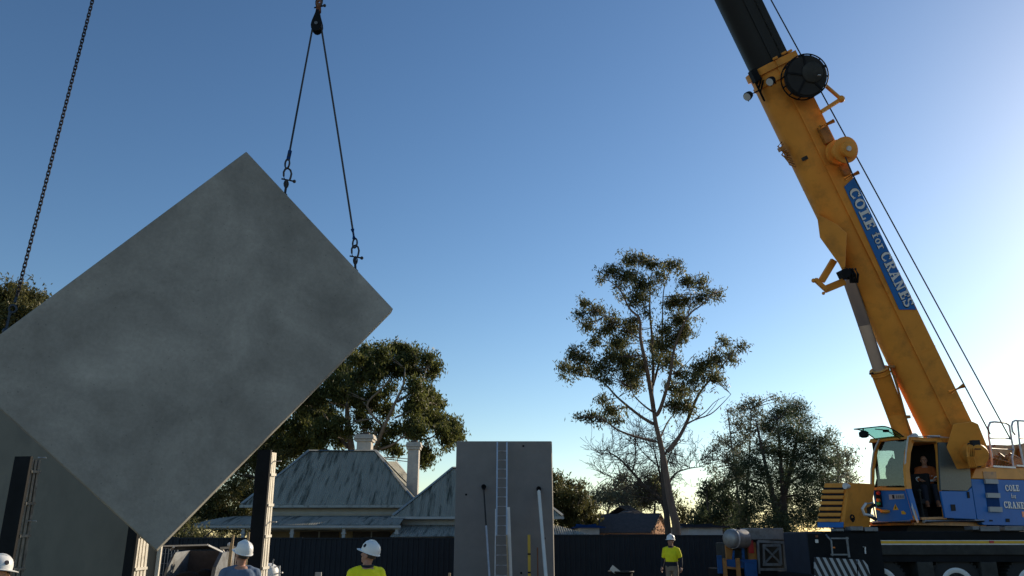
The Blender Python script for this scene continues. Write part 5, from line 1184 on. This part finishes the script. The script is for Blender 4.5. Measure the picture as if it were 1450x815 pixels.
    for n, s in (('l', 1), ('r', -1)):
        cap(body, V(.045 * s, .02, 1.46 + up), J['sh' + n] + V(0, 0, .005), .04, .055); cap(body, J['sh' + n], J['el' + n], .055, .040); cap(body, J['el' + n], J['wr' + n], .042, .028)
        d = (J['wr' + n] - J['el' + n]).normalized(); a, b2 = V(1, 0, 0) - d * d.x, None; a.normalize(); b2 = d.cross(a) * 1
        pc = J['wr' + n] + d * .055
        body.tube([w(J['wr' + n]), w(J['wr' + n] + d * .03), w(pc + d * .04)], [.026 * k, .036 * k, .034 * k], 10)
        fw = V(0, -1, 0)
        for q_, (ln_, ang_) in enumerate(((.072, .35), (.082, .4), (.076, .5), (.06, .6))):
            side = b2 if abs(b2.y) > .5 else V(0, 1, 0)
            rt = J['wr' + n] + d * .09 + V(0, 1, 0) * (.028 - .019 * q_) * -1 * -1; inw = V(-s, 0, 0)
            m1 = rt + (d * math.cos(.2) + inw * math.sin(.2)) * ln_ * .45; m2 = m1 + (d * math.cos(ang_ + .3) + inw * math.sin(ang_ + .3)) * ln_ * .35; m3 = m2 + (d * math.cos(ang_ + .7) + inw * math.sin(ang_ + .7)) * ln_ * .25
            body.tube([w(rt - d * .02), w(m1), w(m2), w(m3)], [.0098 * k, .0095 * k, .009 * k, .007 * k], 7)
        th = J['wr' + n] + d * .035 + fw * .03; body.tube([w(th - fw * .012), w(th + fw * .025 + d * .03), w(th + fw * .025 + d * .062 + V(-s, 0, 0) * .012)], [.014 * k, .012 * k, .009 * k], 7)
        cap(body, J['hip' + n], J['kn' + n], .085, .055); cap(body, J['kn' + n], J['an' + n], .056, .036)
        body.loft([[w(J['an' + n] + V(.042 * math.cos(t) , -.05 + y_ + .11 * math.sin(t) * sc, z)) for t in [2 * math.pi * i / 12 for i in range(12)]] for z, y_, sc in ((-.085, -.01, 1.15), (-.05, -.01, 1.1), (-.01, .03, .5), (.03, .045, .3))])
    root = remeshed(body, 'person', 'skin', None, .0085 * k, 2, loc=base)
    tag(root, label, 'person', group)
    # clothing
    g = MB(); torso(g, .016, .82 if not lower else 1.05, 1.47)
    for n, s in (('l', 1), ('r', -1)):
        cap(g, V(.05 * s, .022, 1.455 + up), J['sh' + n] + V(0, 0, .002), .048, .070)
        cap(g, J['sh' + n], J['sh' + n].lerp(J['el' + n], .78 if sleeves == 'short' else 1.0), .078, .064)
        if sleeves == 'long': cap(g, J['el' + n], J['wr' + n].lerp(J['el' + n], .12), .060, .046)
    remeshed(g, 'shirt', shirt, root, .012 * k, 3, .010)
    if lower:
        g = MB(); torso(g, .013, .86, 1.09)
        for n in ('l', 'r'): cap(g, J['sh' + n].lerp(J['el' + n], .62), J['el' + n], .060, .054); cap(g, J['el' + n], J['wr' + n].lerp(J['el' + n], .12), .054, .042)
        remeshed(g, 'shirt_lower', lower, root, .012 * k, 3, .008)
    if collar:
        g = MB(); g.ring(w(V(0, .016, 1.485 + up)), V(0, -.1, 1), .078 * k, .020 * k, 22, 8, 1.0, .95); g.build('collar', collar, root, True)
    if stripes:
        for z in (1.20, 1.10):
            g = MB(); g.loft([ring((0, 0, z + up + q_), .195 * bulk, .147 * bulk, 24) for q_ in (-.025, .025)]); g.build('reflective_band', 'reflective', root, True)
        for n in ('l', 'r'):
            a = J['el' + n].lerp(J['wr' + n], .35); b2 = J['el' + n].lerp(J['wr' + n], .55); g = MB(); g.tube([w(a), w(b2)], .068 * k, 14); g.build('reflective_band', 'reflective', root, True)
    g = MB(); torso(g, .014, .78, .98)
    for n in ('l', 'r'): cap(g, J['hip' + n], J['kn' + n], .102, .075); cap(g, J['kn' + n], J['an' + n] + V(0, 0, .03), .076, .064)
    remeshed(g, 'trousers', trouser, root, .014 * k, 3, .010)
    g = MB()
    for n in ('l', 'r'): g.loft([[w(J['an' + n] + V(.052 * math.cos(t), -.05 + y_ + .125 * math.sin(t) * sc, z)) for t in [2 * math.pi * i / 14 for i in range(14)]] for z, y_, sc in ((-.09, -.01, 1.2), (-.05, -.01, 1.15), (.0, .03, .6), (.07, .045, .45))])
    g.build('boots', 'rust', root, True)
    g = MB()
    for s in (1, -1): g.sphere(hd((.031 * s, -.0925, .016)), .011 * k)
    g.build('eyes', 'hair', root, True)
    g = MB(); g.loft([hr(*q_) for q_ in [(-.02, .075, .07, .035), (.02, .081, .085, .022), (.06, .08, .094, .014), (.095, .06, .08, .012), (.128, .02, .03, .01)]]); g.build('hair', 'hair', root, True)
    if hat:
        def hh_(x, y, z): return hd((x, y + .006, z + .055))
        g = MB(); n = 36; rings = []
        for z, q_ in ((-.012, 1.0), (.0, 1.0), (.035, .99), (.07, .94), (.10, .83), (.122, .66), (.138, .42), (.144, .2), (.146, .02)):
            rings.append([hh_(.118 * q_ * math.cos(a), .142 * q_ * math.sin(a), z + (.006 if abs(math.cos(a)) < .22 and z > .05 else 0)) for a in [2 * math.pi * i / n for i in range(n)]])
        g.loft(rings); hs = g.build('hard_hat', 'hat_white', root, True)
        g = MB(); rows = []
        for i in range(n):
            a = 2 * math.pi * i / n; f_ = max(0, -math.sin(a)) ** 2.5; o_ = .010 + .062 * f_; dz = -.012 - .012 * f_
            rows.append((hh_(.116 * math.cos(a), .140 * math.sin(a), -.006), hh_((.118 + o_) * math.cos(a), (.142 + o_) * math.sin(a), dz), hh_((.118 + o_) * math.cos(a), (.142 + o_) * math.sin(a), dz - .006), hh_(.116 * math.cos(a), .140 * math.sin(a), -.014)))
        vs = [x for r in rows for x in r]; g.add(vs, [(i * 4 + j, ((i + 1) % n) * 4 + j, ((i + 1) % n) * 4 + (j + 1) % 4, i * 4 + (j + 1) % 4) for i in range(n) for j in range(4)]); g.build('brim', 'hat_white', hs, True)
        for yb_ in (0,):
            g = MB(); g.tube([hh_(0, -.13 + .0 * i, 0.03) if False else hh_(0, .132 * math.cos(math.pi * i / 12), .018 + .135 * math.sin(math.pi * i / 12)) for i in range(13)], .012 * k, 8); g.build('crest', 'hat_white', hs, True)
        for s in (1, -1):
            nrm = V(s * .86, -.32, .42).normalized(); g = MB(); c = V(s * .098, -.055, .068); g.lathe(hh_(*(c - nrm * .012)), Ry @ HM @ nrm, [(0, .026 * k), (.016 * k, .026 * k), (.018 * k, .022 * k)], 16); g.build('badge', 'navy_cloth', hs)
        g = MB(); g.ring(hh_(0, 0, -.02), Ry @ HM @ V(0, 0, 1), .122 * k, .008 * k, 24, 6, .86, 1.05); g.build('head_band', 'navy_cloth', hs, True)
    return root
def yaw_to(x, y): return math.atan2(x, -y)      # local facing is -Y
p = P(344, 765, 11.0); person('worker in grey blue shirt and cream hard hat seen from behind beside the strongback', (p.x, p.y, 0), yaw_to(-.45, .89), 1.63, 'blue_cloth', 'navy_cloth', head=(.30, .35), bulk=1.12)
p = P(521, 765, 11.0); person('worker in plain yellow shirt and white hard hat looking up left before the fence', (p.x, p.y, 0), yaw_to(-.40, .92), 1.63, 'hivis', 'navy_cloth', head=(.32, .72), collar='navy_cloth', bulk=1.05)
p = P(949.5, 765, 25.3); person('worker in yellow and navy shirt and khaki trousers standing before the far fence', (p.x, p.y, 0), yaw_to(-.42, -.9), 1.80, 'hivis', 'khaki', head=(.08, -.25), lower='navy_cloth', collar='navy_cloth', bulk=1.02)
p = P(3, 765, 9.6); person('stooping worker in white hard hat at the far left below a strongback', (p.x, p.y, 0), yaw_to(.8, .6), 1.72, 'hivis', 'navy_cloth', head=(-.1, 0), drop=.26, collar='navy_cloth')
best = None
for i in range(60):
    x = .6 + i * .015; q_ = cabp(x, .45, 3.8); r = q_ - V(0, 0, CZ); uu = 725 + F * r.x / (r.y * cp + r.z * sp)
    if best is None or abs(uu - 1312) < best[0]: best = (abs(uu - 1312), x)
xs = best[1]; seatz = zbot + .86
person('crane operator in orange shirt with reflective bands seated in the open cab', cabp(xs, .45, seatz), yaw_to(fa.x * .8 + fs.x * .6, fa.y * .8 + fs.y * .6), 1.78, 'hivis_orange', 'navy_cloth', head=(.05, .0), seated=True, sleeves='long', stripes=True, hat=False, arms=((.25, -.10, 1.16), (.17, -.34, 1.10)))
j = MB(); c = fr(1266, 668, -.38); Rj = Matrix((fa, fs, V(0, 0, 1))).transposed()
for dx, dz, rr, sz in ((0, 0, .27, (.5, .85, 1.15)), (-.02, -.16, .25, (.55, .95, .8)), (.0, .18, .2, (.5, .8, .9)), (0, -.30, .15, (.5, 1.4, .5))): j.sphere(c + V(0, 0, dz) + fa * dx, rr, sz, 14, 10, Rj)
j.tube([c + V(0, 0, .30), c + V(0, 0, .42), c + V(.05, 0, .44)], .025, 6)
jk = remeshed(j, 'jacket', 'fabric_black', None, .02, 3, .03, loc=c - V(0, 0, .4)); tag(jk, 'black jacket or bag hanging inside the front window of the crane cab', 'jacket')

# ------------------------------------------------------------------ equipment and loose things at the left
YQ = 18.5
def q3(u, v, dy=0.0): return P(u, v, YQ + dy)
a = q3(247, 815); t = thing('service_canopy', 'open white service canopy with raised lid and dark gear inside behind the workers', 'canopy', V(q3(280, 790).x, YQ, 0))
x0, x1 = q3(245, 790).x, q3(317, 790).x; zt = q3(0, 778).z
m = MB(); m.prism([V(x0, YQ - .02, 1.45), V(x0 + .02, YQ - .35, 1.16), V(x0 - .02, YQ - .55, .55), V(x0 - .02, YQ + .8, .55), V(x0, YQ + .8, 1.48)], V(.05, 0, 0)); m.build('side_panel', 'grey_steel', t)  # grey on both side panels: shade of the white canopy put into colour
m = MB(); m.prism([V(x1 - .10, YQ - .02, 1.45), V(x1 - .10, YQ - .35, 1.16), V(x1 - .10, YQ - .55, .55), V(x1 - .10, YQ + .8, .55), V(x1 - .10, YQ + .8, 1.48)], V(.08, 0, 0)); m.build('side_panel', 'grey_steel', t)
m = MB(); m.box(V((x0 + x1) / 2, YQ + .8, 1.0), (x1 - x0, .05, .95)); m.build('back_panel', 'dark_tile', t)
m = MB(); m.box(V((x0 + x1) / 2, YQ + .1, .58), (x1 - x0, 1.4, .06)); m.build('tray_floor', 'dark_grey', t)
m = MB(); m.prism([V(x0, YQ + .1, 1.50), V(x0, YQ - .5, 1.56), V(x0, YQ - .5, 1.585), V(x0, YQ + .1, 1.53)], V(x1 - x0 - .2, 0, .02)); ld = m.build('lid', 'dark_grey', t)
m = MB(); m.bar(V(x0 - .04, YQ - .51, 1.585), V(x1 - .2, YQ - .51, 1.61), .035, .03); m.bar(V(x1 - .2, YQ - .51, 1.605), V(x1 - .02, YQ - .1, 1.46), .05, .03); m.bar(V(x0 + .2, YQ - .53, 1.57), V(x0 - .02, YQ - .1, 1.5), .05, .03); m.build('lid_edge', 'white_paint', ld)
m = MB(); m.sphere(V(x0 + .42, YQ - .1, .82), .3, (1.2, .8, .8)); m.sphere(V(x0 + .7, YQ + .1, .86), .25, (1, .8, 1)); m.build('covered_gear', 'fabric_black', t, True)
m = MB(); m.box(V(x1 - .52, YQ - .38, .86), (.16, .16, .18)); m.build('white_box', 'trim_white', t)
m = MB(); m.box(V((x0 + x1) / 2, YQ + .2, .44), (x1 - x0 - .1, 1.1, .12)); m.bar(V((x0 + x1) / 2, YQ - .3, .40), V((x0 + x1) / 2, YQ - 1.2, .36), .08, .08); m.build('chassis_bar', 'black_steel', t)
for s in (-.02, 1.02):
    m = MB(); m.lathe(V(x0 + (x1 - x0) * s - .09, YQ + .2, .33), (1, 0, 0), [(0, .2), (.0, .3), (.04, .33), (.15, .33), (.18, .3), (.18, .2)], 24); m.build('wheel', 'rubber', t, True)
p = q3(322, 772, .6); t = thing('rack', 'pale ladder rack with lamp standing behind the worker in blue', 'rack', V(p.x, p.y, 0))
m = MB(); m.bar(q3(312, 776, .6), q3(340, 774, .6), .05, .05); m.bar(q3(322, 780, .6), q3(346, 778, .6), .05, .04); m.bar(V(q3(325, 790, .6).x, YQ + .6, 0), q3(325, 778, .6), .05, .05); m.bar(V(q3(343, 790, .6).x, YQ + .6, 0), q3(343, 776, .6), .05, .05); m.bar(q3(314, 776, .6), q3(322, 792, .6), .04, .04); m.build('rack_bar', 'aluminium', t)
m = MB(); m.sphere(q3(325, 771, .6), .05); m.build('rack_lamp', 'white_paint', t, True)
for u, v, du, nm, yy in ((330.5, 757, -3, 'thin upright timber stake just left of the blue shirted worker', 15.0), (327.5, 768, -2, 'shorter thin timber stake left of the blue shirted worker', 15.3), (352.5, 753, 0, 'thin pale stake rising behind the cream hard hat', 14.2)):
    p = P(u, v, yy); m = MB(); m.bar(p, V(p.x + du * .01, yy, .02), .035, .025, V(0, 1, 0)); tag(m.build('timber_stake', 'timber', None, origin=(p.x, yy, 0)), nm, 'stake', 'stakes beside the blue shirted worker')
# mesh fence panel behind
t = thing('mesh_fence', 'temporary wire mesh fence panel between the steel angle and the white canopy', 'fence', P(235, 765, 20) * 1.0); t.location.z = 0
a, b2 = P(222, 776, 20), P(252, 776, 20); m = MB(); m.tube([V(a.x, 20, 0), a, b2, V(b2.x, 20, 0)], .02, 6); m.build('frame_tube', 'galv', t)
m = MB(); n = 7
for i in range(1, n): x = a.x + (b2.x - a.x) * i / n; m.tube([V(x, 20.01, .1), V(x, 20.01, a.z)], .006, 4)
for i in range(6): m.tube([V(a.x, 20.02, .3 + .22 * i), V(b2.x, 20.02, .3 + .22 * i)], .004, 4)
m.build('mesh_wire', 'galv', t)
# white tank right of the strongback
p = P(381, 797, 13.6); t = thing('water_tank', 'rounded white tank with hoses on a stand right of the strongback', 'tank', V(p.x, 13.6, 0)); c = V(p.x, 13.6, p.z - .16)
m = MB(); m.sphere(c, .17, (1.0, 1.0, .95), 20, 12); m.lathe(c - V(0, 0, .34), (0, 0, 1), [(0, .165), (.34, .168)], 20); m.build('tank_body', 'white_paint', t, True)
m = MB(); m.tube([c + V(-.02, -.05, .16), c + V(-.08, -.05, .28)], .02, 6); m.tube([c + V(.12, -.1, .1), c + V(.2, -.1, .12), c + V(.22, -.1, -.2)], .014, 6); m.tube([c + V(.08, -.1, .12), c + V(.1, -.1, .22)], .012, 6); m.tube([c + V(.15, -.08, 0), c + V(.26, -.1, .02)], .012, 6); m.build('hose', 'galv', t, True)
m = MB(); m.box(V(c.x, 13.6, (c.z - .35) / 2), (.3, .3, c.z - .36)); m.build('stand', 'dark_grey', t)
for u, v, nm in ((451, 810, 'small pale marker post in front of the dark fence between two workers'), (636.5, 811, 'small pale marker stake at the left foot of the tall panel')):
    p = P(u, v, 19); m = MB(); m.box(V(p.x, 19, p.z / 2), (.14 if u < 500 else .05, .05, p.z)); tag(m.build('marker_post', 'timber' if u > 500 else 'trim_white', None, origin=(p.x, 19, 0), bevel=.006), nm, 'post')
# bin with board
p = P(879, 809, 22.0); t = thing('rubble_bin', 'dark round bin in the middle distance holding a pale board', 'bin', V(p.x, 22, 0))
m = MB(); m.lathe(V(p.x, 22, .1), (0, 0, 1), [(0, .24), (.02, .25), (p.z - .14, .31), (p.z - .12, .335), (p.z - .09, .335), (p.z - .09, .30), (.1, .23)], 24); m.build('bin_body', 'black_steel', t, True)
m = MB(); m.ring(V(p.x, 22, p.z), (0, 0, 1), .33, .018, 26, 6); m.build('rim', 'dark_grey', t, True)
a, b2 = P(865.5, 803, 21.62), P(884, 818, 21.95); d = (b2 - a).normalized(); s_ = V(-d.z, 0, d.x) * .085
m = MB(); m.prism([a - s_, a + s_, b2 + s_, b2 - s_], V(0, .035, 0)); tag(m.build('board', 'paper', None, origin=b2), 'pale rectangular board sticking out of the dark bin', 'board')

# ------------------------------------------------------------------ plant standing left of the crane nose
YP = 23.6
t = thing('plant_trailer', 'trailer plant with silver tank, blue beam and grey cross braced frame beside the crane', 'trailer', V(P(1065, 790, YP).x, YP, 0))
def pp(u, v, dy=0.0): return P(u, v, YP + dy)
c = pp(1043, 762.5); ax = V(-.86, -.51, 0)
tk = MB().lathe(c - ax * .36, ax, [(-.02, .05), (0, .2), (.05, .255), (.3, .262), (.62, .255), (.68, .22), (.72, .12), (.73, .01)], 30).build('silver_tank', 'brushed_tank', t, True)
m = MB(); m.lathe(c + ax * .12, ax, [(0, .268), (.045, .268)], 30); m.build('tank_strap', 'galv', tk, True)
m = MB(); m.lathe(c + V(.02, -.2, .24), (0, 0, 1), [(0, .05), (.06, .05)], 10); m.build('filler_cap', 'black_steel', tk, True)
def ppb(u0, u1, v0, v1, y0, y1, m=None):
    a = pp(u0, v1, y0); b2 = pp(u1, v0, y0); return bx3(a.x, b2.x, a.y, a.y + (y1 - y0), a.z, b2.z, m)
ppb(1059, 1109, 747.5, 764, .2, 1.4).build('grey_tank', 'grey_steel', t, bevel=.02)
ppb(1028, 1071, 768, 800, .35, 1.4).build('engine_block', 'dark_grey', t, bevel=.02)
ppb(1029, 1037, 771, 792, .22, .34).build('yellow_panel', 'orange_dark', t, bevel=.01); ppb(1061, 1070, 768, 793, .22, .34).build('yellow_panel', 'orange_dark', t, bevel=.01)
ppb(1060.5, 1066.5, 765, 783, .16, .215).build('red_panel', 'red_lamp', t, bevel=.008)
ppb(1018, 1072, 792, 804, -.15, .05).build('blue_beam', 'plant_blue', t, bevel=.015)
ppb(1056.5, 1071.5, 796, 820, -.3, -.155).build('blue_block', 'plant_blue', t, bevel=.015); ppb(1017, 1022, 786, 812, -.22, -.155).build('blue_block', 'plant_blue', t, bevel=.01)
for u in (1027, 1046): ppb(u - 1.6, u + 1.6, 790, 822, -.24, -.16).build('orange_column', 'orange_dark', t, bevel=.008)
m = MB(); m.bar(pp(1026, 803, -.2), pp(1046, 805, -.2), .06, .06); m.build('orange_brace', 'orange_dark', t)
m = MB(); m.tube([pp(1039, 780, .1), pp(1038, 792, -.1)], .03, 6); m.tube([pp(1052, 776, .1), pp(1052.5, 792, -.05)], .04, 6); m.build('pipe', 'plant_blue', t, True)
m = MB()
for a, b2 in (((1073, 766), (1112, 768)), ((1075, 806), (1114, 806)), ((1073, 766), (1075, 812)), ((1110, 768), (1113, 812)), ((1080, 772), (1105, 772)), ((1080, 799), (1106, 799)), ((1081, 772), (1082, 799)), ((1104, 772), (1106, 799))): m.bar(pp(*a), pp(*b2), .055, .07)
m.bar(pp(1082, 774), pp(1105, 797), .05, .05); m.bar(pp(1104, 774, .06), pp(1083, 797, .06), .05, .05); m.build('cross_frame', 'grey_steel', t)
ppb(1074, 1112, 764.5, 812, .3, 1.3).build('box_body', 'dark_grey', t, bevel=.02)
for u in (1117, 1121, 1126): m = MB(); m.bar(pp(u, 777, -.1), V(pp(u + 3, 790, -.1).x, YP - .1, .3), .05, .05); m.build('frame_leg', 'grey_steel', t)
ppb(1020, 1112, 806, 818, .0, 1.4).build('chassis', 'black_steel', t)
for u in (1040, 1095):
    c = pp(u, 790, .5); m = MB(); m.lathe(V(c.x, YP + .25, .38), (0, 1, 0), [(0, .25), (0, .34), (.04, .38), (.22, .38), (.26, .34), (.26, .25)], 26); wv = m.build('wheel', 'rubber', t, True)
    m = MB(); m.lathe(V(c.x, YP + .24, .38), (0, 1, 0), [(.08, .1), (0, .2), (.04, .25)], 22); m.build('rim', 'galv', wv, True)
ppb(1030, 1110, 818, 826, .2, 1.2).build('axle_frame', 'black_steel', t)
